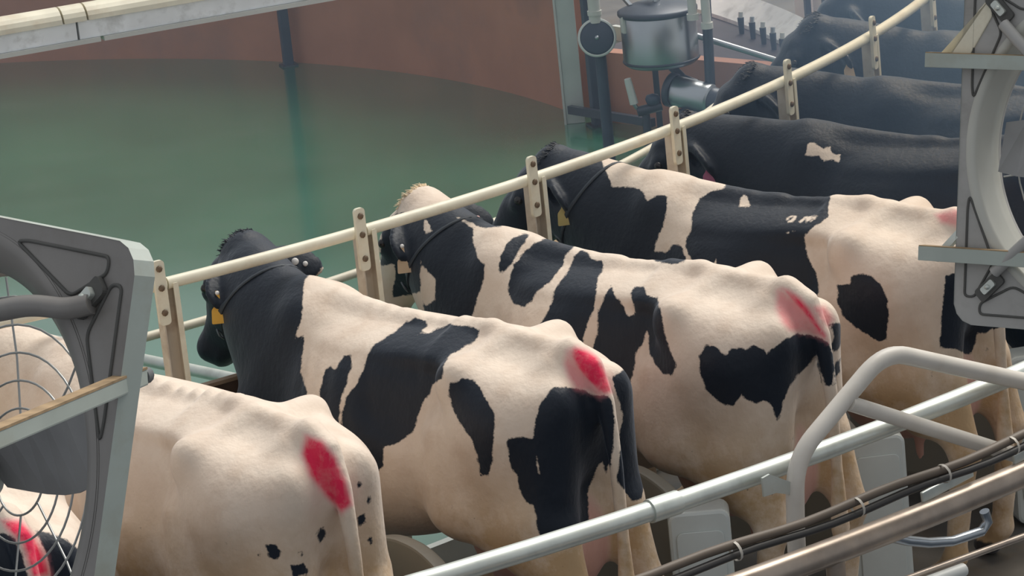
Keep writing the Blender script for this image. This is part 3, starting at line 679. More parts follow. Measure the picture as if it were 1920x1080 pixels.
# ------------------------------------------------------------------ coat material
def coat_material():
    m = bpy.data.materials.new('cow_coat'); m.use_nodes = True; nt = m.node_tree; N = nt.nodes; L = nt.links
    p = N['Principled BSDF']
    def attr(n): a = N.new('ShaderNodeAttribute'); a.attribute_name = n; return a.outputs['Fac']
    def noise(sc, det=4, rough=.55):
        n = N.new('ShaderNodeTexNoise'); n.inputs['Scale'].default_value = sc; n.inputs['Detail'].default_value = det; n.inputs['Roughness'].default_value = rough
        L.new(tc.outputs['Object'], n.inputs['Vector']); return n.outputs['Fac']
    def mth(op, a, b=None, clamp=False):
        n = N.new('ShaderNodeMath'); n.operation = op; n.use_clamp = clamp
        for k, v in enumerate((a, b)):
            if v is None: continue
            if isinstance(v, (int, float)): n.inputs[k].default_value = v
            else: L.new(v, n.inputs[k])
        return n.outputs[0]
    def mix(f, a, b):
        n = N.new('ShaderNodeMixRGB')
        if isinstance(f, (int, float)): n.inputs[0].default_value = f
        else: L.new(f, n.inputs[0])
        for k, v in ((1, a), (2, b)):
            if isinstance(v, tuple): n.inputs[k].default_value = (*v, 1)
            else: L.new(v, n.inputs[k])
        return n.outputs[0]
    tc = N.new('ShaderNodeTexCoord')
    # ragged edge between black and white hair
    e = mth('ADD', attr('coat'), mth('MULTIPLY', mth('SUBTRACT', noise(34, 3), .5), .018))
    e = mth('ADD', e, mth('MULTIPLY', mth('SUBTRACT', noise(150, 2), .5), .007))
    black = mth('ADD', mth('MULTIPLY', e, 190), .5, True)
    white = mix(mth('MULTIPLY', mth('SUBTRACT', noise(3.2, 5), .40), 3.0, True), WHITE_A, WHITE_B)
    white = mix(mth('MULTIPLY', mth('SUBTRACT', noise(9, 5), .48), 2.2, True), white, WHITE_C)
    # ochre dung stains on legs and thighs
    st = mth('MULTIPLY', attr('stain'), mth('ADD', mth('MULTIPLY', mth('SUBTRACT', noise(5, 6, .7), .40), 3.4), .45, True), True)
    white = mix(mth('MULTIPLY', st, .85), white, (.46, .29, .13))
    spots = mth('MULTIPLY', attr('stain'), mth('MULTIPLY', mth('SUBTRACT', noise(21, 5, .7), .66), 14, True))
    white = mix(mth('MULTIPLY', spots, .75), white, (.05, .04, .03))
    white = mix(mth('MULTIPLY', attr('skin'), .9), white, (.62, .34, .28))
    blk = mix(mth('MULTIPLY', mth('SUBTRACT', noise(6, 5), .45), 2.5, True), BLACK_A, BLACK_B)
    col = mix(black, white, blk)
    dy = mth('MULTIPLY', attr('dye'), mth('ADD', mth('MULTIPLY', mth('SUBTRACT', noise(13, 6, .65), .5), 1.3), 1.0, True), True)
    col = mix(dy, col, mix(attr('dye'), (.80, .34, .36), (.82, .022, .085)))
    col = mix(attr('horn'), col, (.05, .042, .04))
    L.new(col, p.inputs['Base Color'])
    L.new(mth('SUBTRACT', .66, mth('MULTIPLY', black, .12)), p.inputs['Roughness'])
    p.inputs['Specular IOR Level'].default_value = .30
    p.inputs['Sheen Weight'].default_value = .18; p.inputs['Sheen Roughness'].default_value = .45
    p.inputs['Sheen Tint'].default_value = (.75, .85, 1.0, 1)
    p.inputs['Subsurface Weight'].default_value = 0.0
    bp = N.new('ShaderNodeBump'); bp.inputs['Strength'].default_value = .22; bp.inputs['Distance'].default_value = .008
    mp = N.new('ShaderNodeMapping'); mp.inputs['Scale'].default_value = (1, 1, .35); L.new(tc.outputs['Object'], mp.inputs['Vector'])
    nn = N.new('ShaderNodeTexNoise'); nn.inputs['Scale'].default_value = 70; nn.inputs['Detail'].default_value = 5; L.new(mp.outputs['Vector'], nn.inputs['Vector'])
    L.new(nn.outputs['Fac'], bp.inputs['Height'])
    b2 = N.new('ShaderNodeBump'); b2.inputs['Strength'].default_value = .20; b2.inputs['Distance'].default_value = .035
    L.new(noise(9, 4, .6), b2.inputs['Height']); L.new(b2.outputs['Normal'], bp.inputs['Normal']); L.new(bp.outputs['Normal'], p.inputs['Normal'])
    return m
WHITE_A = (.80, .68, .565); WHITE_B = (.70, .56, .45); WHITE_C = (.60, .46, .35)
BLACK_A = (.008, .0135, .024); BLACK_B = (.013, .019, .031)
M_coat = coat_material()
M_eye = material('cow_eye', (.012, .010, .010), rough=.08, var=.05)
M_strap = material('neck_strap', (.035, .045, .058), rough=.6, var=.2)
M_buckle = material('strap_buckle', (.10, .12, .14), rough=.4)
TAGS = {'yellow': material('yellow_ear_tag', (.72, .40, .05), rough=.5), 'tan': material('tan_ear_tag', (.58, .43, .28), rough=.5), 'olive': material('olive_ear_tag', (.45, .36, .13), rough=.5),
        'pink': material('pink_ear_tag', (.42, .12, .22), rough=.5), 'white': material('white_ear_button', (.80, .78, .76), rough=.4), 'rose': material('rose_ear_button', (.68, .38, .36), rough=.4)}
M_tuft = {'black': material('black_hair', BLACK_A, rough=.6), 'cream': material('cream_hair', (.74, .58, .38), rough=.6)}
M_ink = material('tag_print', (.10, .07, .03), rough=.6)

def poly_sd(A, Bc, poly):
    """signed distance (positive inside) of points (A,B) to a polygon"""
    P = np.array(poly, float) / 1000; Q = np.roll(P, -1, 0); d2 = np.full(len(A), 9e9); ins = np.zeros(len(A), bool)
    for (x0, y0), (x1, y1) in zip(P, Q):
        ex, ey = x1 - x0, y1 - y0; wx, wy = A - x0, Bc - y0
        t = np.clip((wx * ex + wy * ey) / max(ex * ex + ey * ey, 1e-12), 0, 1)
        d2 = np.minimum(d2, (wx - t * ex)**2 + (wy - t * ey)**2)
        if abs(ey) > 1e-12: ins ^= ((y0 > Bc) != (y1 > Bc)) & (A < x0 + ex * (Bc - y0) / ey)
    return np.where(ins, 1, -1) * np.sqrt(d2)

def build_cow(i, h):
    co, qd, (poll, hd, hl, hn, NP) = cow_shape(**pose(h))
    x, y, z = co.T
    v0, v1, v2 = co[qd[:, 0]], co[qd[:, 1]], co[qd[:, 2]]
    if np.einsum('ij,ij->', v0, np.cross(v1, v2)) < 0: qd = qd[:, ::-1]
    me = bpy.data.meshes.new('cow'); me.vertices.add(len(co)); me.vertices.foreach_set('co', co.astype(np.float32).ravel())
    me.loops.add(qd.size); me.loops.foreach_set('vertex_index', qd.astype(np.int32).ravel())
    me.polygons.add(len(qd)); me.polygons.foreach_set('loop_start', np.arange(0, qd.size, 4, dtype=np.int32)); me.polygons.foreach_set('use_smooth', np.ones(len(qd), bool))
    me.update(calc_edges=True); me.validate()
    base, view, patches = COATS[i]
    e3 = unit(view); e1 = unit(np.cross(e3, (0, 0, 1))); e2 = np.cross(e1, e3)
    A = co @ e1; Bc = co @ e2
    coat = np.full(len(co), .1 if base else -.1); dye = np.zeros(len(co))
    for k, poly in patches:
        pa = np.array(poly) / 1000
        near = (A > pa[:, 0].min() - .12) & (A < pa[:, 0].max() + .12) & (Bc > pa[:, 1].min() - .12) & (Bc < pa[:, 1].max() + .12)
        if not near.any(): continue
        sd = np.full(len(co), -.1); sd[near] = np.clip(poly_sd(A[near], Bc[near], poly), -.1, .1)
        if k == 'k': coat = np.maximum(coat, sd)
        elif k == 'w': coat = np.minimum(coat, -sd)
        else:
            f = np.clip(sd / .022 + .45, 0, 1) * (z > .95) * (x < .35)
            dye = np.maximum(dye, f * (1.0 if k == 'd' else .62))
    ud = np.minimum(((x - .33) / .235)**2 + (y / .17)**2 + ((z - .665) / .172)**2, ((x - .13) / .125)**2 + (y / .15)**2 + ((z - .72) / .215)**2)
    skin = np.clip((1.25 - ud) / .25, 0, 1); skin = np.maximum(skin, ((z < .56) & (np.abs(x - .30) < .2) & (np.abs(y) < .12) & (z > .44)).astype(float))
    hu = (co - poll) @ hd
    skin = np.maximum(skin, np.clip((hu - .455) / .02, 0, 1) * (x > 1.7))
    stain = np.clip((1.06 - z) / .32, 0, 1) * np.clip((.62 - x) / .25, 0, 1)
    stain = np.maximum(stain, np.clip((.62 - z) / .25, 0, 1)); stain = stain * (1 - .8 * skin)
    if i == 1: stain = np.maximum(stain, .75 * np.clip((1.18 - z) / .3, 0, 1) * (x < .75))
    horn = (z < .062).astype(float)
    if i == 1: stain = np.clip(stain * 1.2, 0, 1)
    for nm, val in (('coat', coat), ('dye', dye), ('skin', skin), ('stain', stain), ('horn', horn)):
        at = me.attributes.new(nm, 'FLOAT', 'POINT'); at.data.foreach_set('value', val.astype(np.float32))
    me.materials.append(M_coat)
    o = bpy.data.objects.new('cow', me); COL.objects.link(o)
    o.location = (h['at'][0], h['at'][1], float(-z.min()) + .0005); o.rotation_euler = (0, 0, math.radians(h['head']))
    tag(o, h['label'], 'cow', 'black and white dairy cows on the rotary platform')
    hp = lambda u, a=0., b_=0.: Vector(poll + hd * u + hl * a + hn * b_)
    for sd in (1, -1):
        b = MB(); c = hp(.178, sd * .112, .030); m = 8
        b.lathe([(.0195 * math.sin(PI * k / m), -.0195 * math.cos(PI * k / m)) for k in range(m + 1)], c=c, n=12); b.build('eye', M_eye, o)
    # forelock
    if 2 <= i <= 7:
        rg = random.Random(40 + i); b = MB()
        for _ in range(420):
            a_ = rg.uniform(0, 2 * PI); rr = .070 * math.sqrt(rg.random()); base = hp(.0 + rr * math.cos(a_), rr * 1.05 * math.sin(a_), .062 - 2.2 * rr * rr)
            nrm = Vector(hn) * 1.0 + Vector(hd) * .25 + Vector((rg.gauss(0, .28), rg.gauss(0, .28), rg.gauss(0, .22))) + Vector(hl) * (math.sin(a_) * .6 * rr / .07)
            nrm.normalize(); ln_ = rg.uniform(.012, .030); cv = Vector(hd) * rg.uniform(.0, .012)
            b.tube([base - nrm * .01, base + nrm * ln_ * .55, base + nrm * ln_ + cv], .0036, 3, caps=False, rb=.0008)
        fl = b.build('forelock', M_tuft[h.get('tuft', 'black')], o); fl['kind'] = 'stuff'
    # ear tags hang from the ears
    for kind, sd, sz in h.get('tags', ()):
        e0 = hp(.035, sd * .09, -.015); ee = hp(.03, sd * .22, -.02) + Vector((-.075, 0, -.06)); ea = (ee - e0).normalized()
        if kind in ('white', 'rose'):
            for off, r in ((.115, .014), (.155, .010)):
                c = e0 + ea * off; nrm = Vector((-.75, .5, .35)).normalized()
                b = MB(); b.lathe([(0, .030), (r * .8, .030), (r, .026), (r, .016), (0, .016)], c=c, ax=nrm, n=12); b.build('ear_button', TAGS[kind], o)
            continue
        c = e0 + ea * .15 + Vector((-.028, .028, .01)); nrm = Vector((-.72, .66, .18)).normalized(); rt = Vector((0, 0, 1)).cross(nrm).normalized(); up = nrm.cross(rt)
        M4 = Matrix(((rt.x, up.x, nrm.x, c.x), (rt.y, up.y, nrm.y, c.y), (rt.z, up.z, nrm.z, c.z), (0, 0, 0, 1)))
        s = sz; sh = [(-.006, .01), (.006, .01), (.008, -.035), (.026, -.055), (.030, -.105), (-.030, -.105), (-.026, -.055), (-.008, -.035)]
        sh = [tuple(v)[:2] for v in fillet([(a_ * s, b_ * s, 0) for a_, b_ in sh + sh[:1]], .006, 3)][:-1]
        b = MB(); b.prism(sh, .003, M4); tg = b.build('ear_tag', TAGS[kind], o)
        b = MB(); b.lathe([(0, .008), (.007, .007), (.008, .003)], c=M4 @ Vector((0, .003, 0)), ax=nrm, n=10); b.build('tag_stud', TAGS['white'], tg)
    if h.get('collar'):
        t = h['collar']; P0 = NP[3] * (1 - t) + NP[4] * t; axd = unit(NP[4] - NP[3]); axd = unit(axd + np.array((0, 0, .18)))
        s1 = unit(np.cross((0, 0, 1), axd)); s2 = np.cross(axd, s1); rel = co - P0; al = rel @ axd; rad = np.hypot(rel @ s1, rel @ s2); an = np.arctan2(rel @ s2, rel @ s1)
        rings = []
        n = 40
        for off in (-.007, .007):
            k = (np.abs(al - off) < .014) & (rad < .34); rr = np.zeros(n)
            for j in range(n):
                dlt = np.abs((an[k] - (2 * PI * j / n) + PI) % (2 * PI) - PI); sel = dlt < .14
                rr[j] = rad[k][sel].mean() if sel.any() else np.nan
            ok = ~np.isnan(rr)
            if not ok.all(): rr = np.interp(np.arange(n), np.nonzero(ok)[0], rr[ok])
            rr = (np.roll(rr, 1) + 2 * rr + np.roll(rr, -1)) / 4 + .006
            rings.append((off, rr))
        b = MB(); vs = []
        for j in range(n):
            a = 2 * PI * j / n; dr = s1 * math.cos(a) + s2 * math.sin(a)
            for off, rr in rings:
                for th in (-.006, -.001): vs.append(tuple(P0 + axd * off + dr * (rr[j] + th)))
        fs = []
        for j in range(n):
            p, q_ = 4 * j, 4 * ((j + 1) % n)
            fs += [(p + 1, q_ + 1, q_ + 3, p + 3), (p, p + 2, q_ + 2, q_), (p, q_, q_ + 1, p + 1), (p + 2, p + 3, q_ + 3, q_ + 2)]
        b.add(vs, fs, True); cl = b.build('neck_strap', M_strap, o)
        j = int(n * (.90)) ; a = 2 * PI * j / n; dr = Vector(s1 * math.cos(a) + s2 * math.sin(a)); c = Vector(P0) + dr * (rings[0][1][j] + .010)
        b = MB(); tx = Vector(axd); ty = dr.cross(tx)
        q4 = [(.014, .018), (-.014, .018), (-.014, -.018), (.014, -.018)]
        b.tube([c + tx * u + ty * w for u, w in q4], .004, 6, closed=True); b.build('buckle', M_buckle, cl)
    return o
for i, h in enumerate(HERD): build_cow(i, h)
# ------------------------------------------------------------------ stall dividers between the cows' hindquarters
DIV_AZ = [(-80.4, 'white cow and the fan'), (-73.9, 'white cow and the black headed cow'), (-67.7, 'black headed cow and the barred cow'), (-62.0, 'barred cow and the flank spot cow'), (-55.4, 'flank spot cow and the first black cow'), (-49.3, 'black cows at the right fan')]
proto_div = None
for az, where in DIV_AZ:
    t = empty('stall_divider', polar(9.0, az), math.radians(az))
    tag(t, 'low beige and aluminium divider between the ' + where, 'divider', 'stall dividers on the platform')
    # local x outward along the radius
    if proto_div is None:
        pan = [(-.75, .12), (.05, .12), (.10, .45), (.07, .62), (-.02, .72), (-.16, .77), (-.34, .77), (-.55, .70), (-.72, .52)]
        pan = [tuple(v)[:2] for v in fillet([(x, y, 0) for x, y in pan], .1, 4)]
        b = MB(); b.prism(pan, .05, Matrix.Translation((0, .025, 0)) @ Matrix.Rotation(PI / 2, 4, 'X')); d1_ = b.build('curved_panel', M_divider, t, bevel=.010)
        Mc = Matrix.Translation((.10, 0, 0)) @ Matrix.Rotation(math.radians(-41), 4, 'Z') @ Matrix(((0, 0, 1, 0), (1, 0, 0, 0), (0, 1, 0, 0), (0, 0, 0, 1)))
        b = MB(); b.prism(rounded(.215, .68, .035, 5, 0, .35), .13, Mc @ Matrix.Translation((0, 0, -.065))); d2_ = b.build('cabinet', M_cabinet, t, bevel=.012)
        b = MB(); b.prism(rounded(.165, .52, .025, 5, 0, .36), .006, Mc @ Matrix.Translation((0, 0, .066))); d4_ = b.build('cabinet_door', M_cabinet, t, bevel=.003)
        b = MB(); b.tube([(-.72, 0, 0), (-.72, 0, .5)], .025, 12); b.tube([(.10, 0, 0), (.10, 0, .3)], .025, 12); d3_ = b.build('leg', M_galv, t)
        proto_div = [d1_, d2_, d4_, d3_]
    else:
        for p in proto_div:
            c = p.copy(); COL.objects.link(c); c.parent = t

# ------------------------------------------------------------------ rails in front of the platform
def ringpts(r, z, a0, a1, n=24): return [Vector(p) for p in arc(r, a0, a1, z, n)]
mr = empty('outer_rump_rail', polar(10.14, -68)); tag(mr, 'shiny galvanised rump rail curving behind the cows on short posts', 'rail')
MO = polar(10.14, -68)
b = MB(); b.tube([p - MO for p in ringpts(10.14, 1.20, -84, -46)], .031, 16); b.build('tube', M_galv, mr)
for az in (-73.35, -60.5):
    b = MB(); b.tube([polar(10.14, az - .3, 1.2) - MO, polar(10.14, az + .3, 1.2) - MO], .037, 16); b.build('sleeve', M_galv, mr)
for az in (-83, -58.0, -47):
    b = MB(); b.tube([polar(10.12, az, 0) - MO, polar(10.12, az, 1.19) - MO], .028, 12); b.build('post', M_galv, mr)

gt = empty('bent_gate_frame', (3.36, -9.65, 0)); tag(gt, 'bent pale tubular gate frame in front of the rump rail', 'gate')
GO = Vector((3.36, -9.65, 0))
path = [(3.43, -9.72, -.02), (3.34, -9.665, .95), (3.361, -9.655, 1.235), (3.726, -9.517, 1.467), (3.803, -9.486, 1.474), (4.313, -9.265, 1.206), (4.62, -9.11, 1.04)]
path = [(3.335, -9.668, .0), (3.335, -9.665, .99), (3.358, -9.655, 1.245), (3.735, -9.517, 1.482), (4.313, -9.270, 1.206), (4.70, -9.08, 1.02)]
b = MB(); b.tube([p - GO for p in fillet(path, .10, 8)], .0285, 14); b.build('bent_tube', M_gate, gt)
b = MB(); b.tube([Vector((3.576, -9.585, 1.362)) - GO, Vector((4.292, -9.275, .951)) - GO, Vector((4.66, -9.10, .76)) - GO], .0245, 14); b.build('brace_tube', M_gate, gt)
b = MB(); b.tube([Vector((4.66, -9.09, -.0)) - GO, Vector((4.66, -9.09, 1.04)) - GO], .021, 12); b.build('end_post', M_gate, gt)
b = MB(); b.prism([(0, .03), (.03, .034), (.145, -.035), (.145, -.070), (.05, -.032), (0, -.03)], .008, Matrix.Translation(Vector((3.225, -9.705, 1.195)) - GO) @ Matrix(((.93, 0, .36, 0), (.36, 0, -.93, 0), (0, 1, 0, 0), (0, 0, 0, 1)))); b.build('gusset', M_galv, gt)
b = MB(); b.tube([Vector((3.335, -9.668, .90)) - GO, Vector((3.335, -9.668, .945)) - GO], .030, 14); b.build('sleeve', M_galv, gt)

lo = empty('lower_hand_rail', polar(10.41, -69)); tag(lo, 'thick dull bronze hand rail along the bottom right corner', 'rail')
LO = polar(10.41, -69)
b = MB(); b.tube([p - LO for p in ringpts(10.41, 1.0, -78, -56)], .042, 16); b.build('tube', M_brownrail, lo)
for az in (-77.5, -71.0, -57):
    b = MB(); b.tube([polar(10.41, az, -.9) - LO, polar(10.41, az, .98) - LO], .03, 12); b.build('post', M_brownrail, lo)
for k, az in enumerate((-68.9, -66.6)):
    b = MB(); c = polar(10.40, az, 1.055) - LO; e = polar(10.40, az + 1.25, 1.075) - LO
    b.bar(c, e, .012, .035); b.build('clip_plate', M_galv, lo, bevel=.004)
hk = [(3.60, -9.70, .955), (3.66, -9.63, .92), (3.728, -9.602, .885), (3.811, -9.569, .85), (3.909, -9.529, .822), (4.035, -9.477, .812), (4.066, -9.464, .835), (4.054, -9.469, .875)]
b = MB(); b.tube([Vector(p) - LO for p in hk], .0165, 12); b.build('hook_tube', M_steel, lo)

for k, (dz, dr, mt, nm, lb) in enumerate(((0, 0, M_cable, 'power_cable', 'black cable strapped along above the bronze hand rail'), (.030, -.01, M_browncable, 'air_hose', 'brown hose lying on top of the black cable'))):
    c = empty(nm, polar(10.45, -70)); tag(c, lb, 'cable'); CO_ = polar(10.45, -70)
    pts = [polar(10.45 + dr, a, 1.112 + dz + .006 * math.sin(a * 1.7 + k)) - CO_ for a in np.linspace(-77.5, -57, 40)]
    b = MB(); b.tube(pts, .0125 if k == 0 else .0145, 10); b.build('sheath', mt, c)
    if k == 0:
        for az in (-73.2, -70.6, -68.6, -66.9, -65.3):
            b = MB(); b.tube([polar(10.447, az - .025, 1.127) - CO_, polar(10.447, az + .025, 1.128) - CO_], .031, 12, caps=False); b.build('tie', M_tie, c)
tr_ = empty('thin_guard_rod', (3.6, -9.86, 0)); tag(tr_, 'thin brown rod with a bright sleeve below the bronze hand rail', 'rod'); TO = Vector((3.6, -9.86, 0))
b = MB(); b.tube([Vector((3.42, -9.93, .875)) - TO, Vector((4.45, -9.52, .825)) - TO], .011, 10); b.build('rod', M_brownrail, tr_)
b = MB(); b.tube([Vector((3.60, -9.90, .85)) - TO, Vector((3.82, -9.81, .838)) - TO], .021, 12); b.build('sleeve', M_white, tr_)
for x, y in ((3.42, -9.93), (4.45, -9.52)):
    b = MB(); b.tube([Vector((x, y, -.9)) - TO, Vector((x, y, .87)) - TO], .012, 8); b.build('post', M_brownrail, tr_)
# ------------------------------------------------------------------ box fans
CR = Vector((.9541, -.2996, 0)).normalized()           # a horizontal line across the shot
CT = Vector((-.2996, -.9541, 0)).normalized()          # horizontally back to the viewer
def fan(label, psi, tau, size, corner=None, centre=None, bars=(), cross=False, throat=.87, phase=60, skin=None):
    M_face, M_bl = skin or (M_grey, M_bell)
    psi = math.radians(psi); tau = math.radians(tau)
    X = CR * math.cos(psi) + CT * math.sin(psi); nh = CT * math.cos(psi) - CR * math.sin(psi)
    Z = Vector((0, 0, 1)); Y = Z * math.cos(tau) - nh * math.sin(tau); N = nh * math.cos(tau) + Z * math.sin(tau)
    h = size / 2
    c = Vector(centre) if centre else Vector(corner) - X * h - Y * h
    t = empty('box_fan', c); t.matrix_world = Matrix(((X.x, Y.x, N.x, c.x), (X.y, Y.y, N.y, c.y), (X.z, Y.z, N.z, c.z), (0, 0, 0, 1)))
    tag(t, label, 'fan', 'box fans hung over the cows')
    hole = h * .945; thr = h * throat; dep = .05; ns = 160
    # face plate with round opening
    out = rounded(size, size, .07, 8); b = MB()
    def edgept(a):
        d = Vector((math.cos(a), math.sin(a))); best = 9
        lim = h / max(abs(d.x), abs(d.y)); p = d * lim; rc = .07
        q = Vector((abs(p.x), abs(p.y))); cc = Vector((h - rc, h - rc))
        if q.x > cc.x and q.y > cc.y:
            lo_, hi_ = 0.0, lim
            for _ in range(30):
                mid = (lo_ + hi_) / 2; m = d * mid; w = Vector((abs(m.x) - cc.x, abs(m.y) - cc.y))
                ins = not (w.x > 0 and w.y > 0 and w.length > rc)
                lo_, hi_ = (mid, hi_) if ins else (lo_, mid)
            p = d * lo_
        return p
    vs = []; ang = [2 * PI * k / ns + PI / ns for k in range(ns)]
    for a in ang:
        e = edgept(a); vs += [(hole * math.cos(a), hole * math.sin(a), 0), (e.x, e.y, 0)]
    b.add(vs, [(2 * k, 2 * k + 1, (2 * k + 3) % (2 * ns), (2 * k + 2) % (2 * ns)) for k in range(ns)])
    vs = [];
    for a in ang:
        e = edgept(a); vs += [(hole * math.cos(a), hole * math.sin(a), -.004), (e.x, e.y, -.004)]
    b.add(vs, [(2 * k, (2 * k + 2) % (2 * ns), (2 * k + 3) % (2 * ns), 2 * k + 1) for k in range(ns)])
    b.build('face_plate', M_face, t)
    b = MB(); vs = []
    ring = [edgept(a) for a in ang]
    for p in ring: vs += [(p.x, p.y, .002), (p.x, p.y, -dep), (p.x * .985, p.y * .985, -dep), (p.x * .985, p.y * .985, -.004)]
    fs = []
    for k in range(ns):
        i, j = 4 * k, 4 * ((k + 1) % ns); fs += [(i, j, j + 1, i + 1), (i + 1, j + 1, j + 2, i + 2), (i + 2, j + 2, j + 3, i + 3)]
    b.add(vs, fs); b.build('side_flange', M_flange, t)
    bell = [(hole + .003, .003), (hole - .006, .005), (hole - .022, .001), (thr * .45 + hole * .55 - .006, -.014), (thr + .012, -.045), (thr + .004, -.080), (thr, -.13)]
    b = MB(); b.lathe(bell + [(r + .004, z - .002) for r, z in bell[::-1]], n=ns); b.build('inlet_bell', M_bl, t)
    b = MB(); b.lathe([(thr, -.13), (thr, -.145), (thr + .006, -.145), (thr + .006, -.12)], n=ns); b.build('shroud', M_face, t)
    # pressed triangles and strut brackets in the corners
    for sx in (1, -1):
        for sy in (1, -1):
            q = lambda x, y: (sx * x * h, sy * y * h, .001)
            for tri in ([(.935, .50), (.935, .84), (.875, .84), (.765, .640), (.925, .27), (.935, .34), (.935, .50)], [(.50, .935), (.84, .935), (.84, .875), (.640, .765), (.27, .925), (.34, .935), (.50, .935)]):
                b = MB(); b.tube([tuple(v) for v in fillet([q(*p_) for p_ in tri], .02, 4)], .0042, 6); b.build('pressed_seam', M_groove, t)
            b = MB(); M4 = Matrix.Translation((sx * h * .775, sy * h * .775, .004)) @ Matrix.Rotation(math.atan2(sy, sx), 4, 'Z')
            b.prism(rounded(.10, .045, .01, 3), .012, M4); br = b.build('strut_bracket', M_groove, t)
            b = MB(); b.prism(rounded(.05, .024, .006, 3), .012, M4 @ Matrix.Translation((0, 0, .012))); b.build('bracket_clamp', M_galv, br)
            b = MB(); b.lathe([(0, .030), (.008, .030), (.008, .012)], c=M4.translation, n=8); b.build('bolt', M_galv, br)
            if not cross:
                b = MB(); b.tube([tuple(v) for v in fillet([(sx * h * .74, sy * h * .69, .022), (sx * h * .60, sy * h * .56, .035), (sx * h * .30, sy * h * .28, .02), (sx * .09, sy * .085, -.06)], .10, 5)], .019, 10); b.build('strut', M_face, t)
        if cross:
            b = MB(); b.tube([tuple(v) for v in fillet([(.45, sx * .425, .015), (.40, sx * .405, .035), (.30, sx * .40, .055), (.10, sx * .35, .05), (-.10, sx * .35, .05), (-.30, sx * .40, .055), (-.45, sx * .425, .015)], .10, 5)], .023, 10); st_ = b.build('strut', M_face, t)
            b = MB(); b.tube([(.03, sx * .35, .04), (.03, sx * .06, -.05)], .018, 10); b.build('strut_arm', M_face, st_)
    b = MB(); b.lathe([(0, .03), (.06, .03), (.085, .015), (.09, -.01), (.09, -.06), (.08, -.075), (0, -.075)], n=24); mo = b.build('motor', M_motor, t)
    b = MB(); b.lathe([(0, -.075), (.055, -.077), (.055, -.12), (0, -.125)], n=16); b.build('hub', M_galv, mo)
    for k in range(3):
        a = 2 * PI * k / 3 + math.radians(phase); b = MB(); m = 6; vs = []
        for i in range(m + 1):
            r = .05 + (thr - .08) * i / m; w = .05 + .05 * math.sin(PI * min(1, i / m * .8)); tw = .75 - .45 * i / m
            for s in (-1, 1):
                for th in (0, .004):
                    u = s * w; z = -.095 + u * math.sin(tw) + th
                    vs.append((r * math.cos(a) - u * math.cos(tw) * math.sin(a), r * math.sin(a) + u * math.cos(tw) * math.cos(a), z))
        fs = []
        for i in range(m):
            o_ = 4 * i; fs += [(o_, o_ + 2, o_ + 6, o_ + 4), (o_ + 1, o_ + 5, o_ + 7, o_ + 3), (o_, o_ + 4, o_ + 5, o_ + 1), (o_ + 2, o_ + 3, o_ + 7, o_ + 6)]
        fs += [(0, 1, 3, 2), (4 * m, 4 * m + 2, 4 * m + 3, 4 * m + 1)]
        b.add(vs, fs); b.build('blade', M_blade, t)
    # guard on the blowing side
    for r in [thr * f for f in (.20, .34, .48, .62, .76, .90)]:
        b = MB(); b.tube([(r * math.cos(a), r * math.sin(a), -.150 - .05 * (1 - (r / thr)**2)) for a in np.linspace(0, 2 * PI, 48, endpoint=False)], .0028, 5, closed=True); b.build('guard_ring', M_wire, t)
    for k in range(8):
        a = 2 * PI * k / 8 + .2
        b = MB(); b.tube([(r * math.cos(a), r * math.sin(a), -.154 - .05 * (1 - (r / thr)**2)) for r in (thr * .2, thr * .6, thr * 1.0)], .0028, 5); b.build('guard_spoke', M_wire, t)
    for (y, x0, x1, z) in bars:
        b = MB(); b.box(((x0 + x1) / 2, y, z), (x1 - x0, .042, .004)); b.box(((x0 + x1) / 2, y + .020, z - .02), (x1 - x0, .004, .04)); b.box(((x0 + x1) / 2, y - .020, z - .02), (x1 - x0, .004, .04)); mb_ = b.build('mounting_channel', M_flange, t)
        b = MB(); b.box(((x0 + x1) / 2, y + .0235, z - .019), (x1 - x0, .003, .038)); b.build('rust_film', M_rust, mb_)
    return t
f2 = fan('grey box fan at the right edge with two mounting channels across it', 33, 13, 1.10, centre=(4.40, -9.895, 2.075), bars=((.262, -.655, .70, .045), (-.335, -.655, .70, .045)))
b = MB(); b.prism([(-.64, .27), (-.60, .27), (-.50, .42), (-.455, .47), (-.455, .40), (-.53, .27)], .035, Matrix.Translation((0, 0, -.03))); b.build('corner_bracket', M_cream, f2, bevel=.004)
b = MB(); b.bar((-.62, -.355, .0), (-.53, -.25, -.02), .02, .03); b.build('brace', M_galv, f2)
for x in (-.45, .45):
    b = MB(); b.bar((x, .55, -.05), (x, 2.0, -.05), .02, .03, up=(0, 0, 1)); b.build('hanger', M_galv, f2)
f1 = fan('grey box fan, coloured as in shade, in the left foreground with a diagonal rail across it', 46, 19, 1.12, corner=(1.038, -12.212, 2.915), cross=True, throat=.77, phase=140, skin=(M_greyshade, M_greyshade))
lb_ = empty('fan_mounting_rail', (1.03, -12.13, 2.60)); tag(lb_, 'pale green channel rail with rusty top crossing the left fan', 'rail'); BO = Vector((1.03, -12.13, 2.60))
e1_ = Vector((1.018, -12.13, 2.617)); e0_ = Vector((.643, -12.793, 2.752)); dd = (e0_ - e1_).normalized(); e0_ = e1_ + dd * 1.1
b = MB(); b.bar(e1_ - BO, e0_ - BO, .030, .034); b.build('channel', M_flange, lb_, bevel=.004)
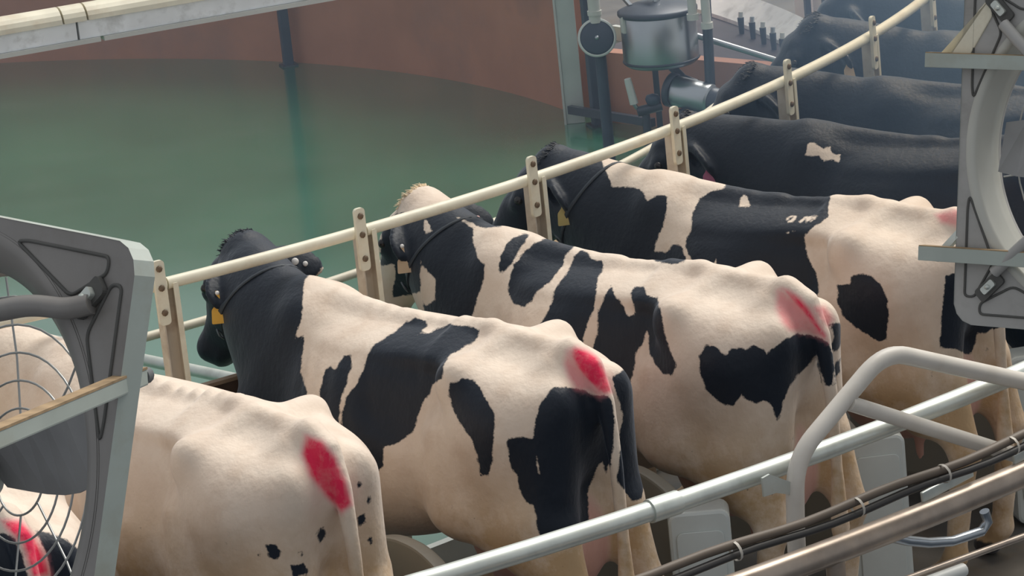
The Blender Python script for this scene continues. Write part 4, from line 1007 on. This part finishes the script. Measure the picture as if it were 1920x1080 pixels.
b = MB(); b.bar(e1_ - BO + Vector((0, 0, .019)), e0_ - BO + Vector((0, 0, .019)), .032, .005); b.build('rusty_top', M_rust, lb_)
b = MB(); b.tube([e1_ - BO, e1_ - BO - dd * .03], .018, 12); b.build('end_bolt', M_motor, lb_)

# ------------------------------------------------------------------ damp air: a thin haze inside the ring, thicker mist over the far cows
def haze(name, label, dens, loc, scale, rz, color, soft=False):
    m = bpy.data.materials.new(name); m.use_nodes = True; nt = m.node_tree; nt.nodes.clear()
    vo = nt.nodes.new('ShaderNodeVolumeScatter'); vo.inputs['Color'].default_value = (*color, 1); vo.inputs['Density'].default_value = dens; vo.inputs['Anisotropy'].default_value = .1
    if soft:      # thins out smoothly towards its edge
        tc = nt.nodes.new('ShaderNodeTexCoord'); ln = nt.nodes.new('ShaderNodeVectorMath'); ln.operation = 'DOT_PRODUCT'
        nt.links.new(tc.outputs['Object'], ln.inputs[0]); nt.links.new(tc.outputs['Object'], ln.inputs[1])
        mr_ = nt.nodes.new('ShaderNodeMapRange'); mr_.interpolation_type = 'SMOOTHSTEP'; mr_.inputs['From Min'].default_value = 1.0; mr_.inputs['From Max'].default_value = .1
        mr_.inputs['To Min'].default_value = 0.0; mr_.inputs['To Max'].default_value = dens
        nt.links.new(ln.outputs['Value'], mr_.inputs['Value']); nt.links.new(mr_.outputs[0], vo.inputs['Density'])
    mo_ = nt.nodes.new('ShaderNodeOutputMaterial'); nt.links.new(vo.outputs[0], mo_.inputs['Volume'])
    b = MB(); k = 24; b.lathe([(max(1e-4, math.sin(PI * j / k)), -math.cos(PI * j / k)) for j in range(k + 1)], n=40)
    hz = b.build(name, m); hz.location = loc; hz.scale = scale; hz.rotation_euler = (0, 0, math.radians(rz))
    tag(hz, label, 'mist', kind='stuff')
haze('haze', 'thin bluish haze over the green floor and orange wall', .010, (4.6, 1.2, 1.5), (9.5, 9.0, 4.0), -16, (.60, .76, 1.0))
haze('mist', 'bluish mist drifting over the far black cows', .18, (7.40, -6.25, 1.3), (3.45, 3.2, 3.2), -15.8, (.36, .60, 1.0), soft=True)
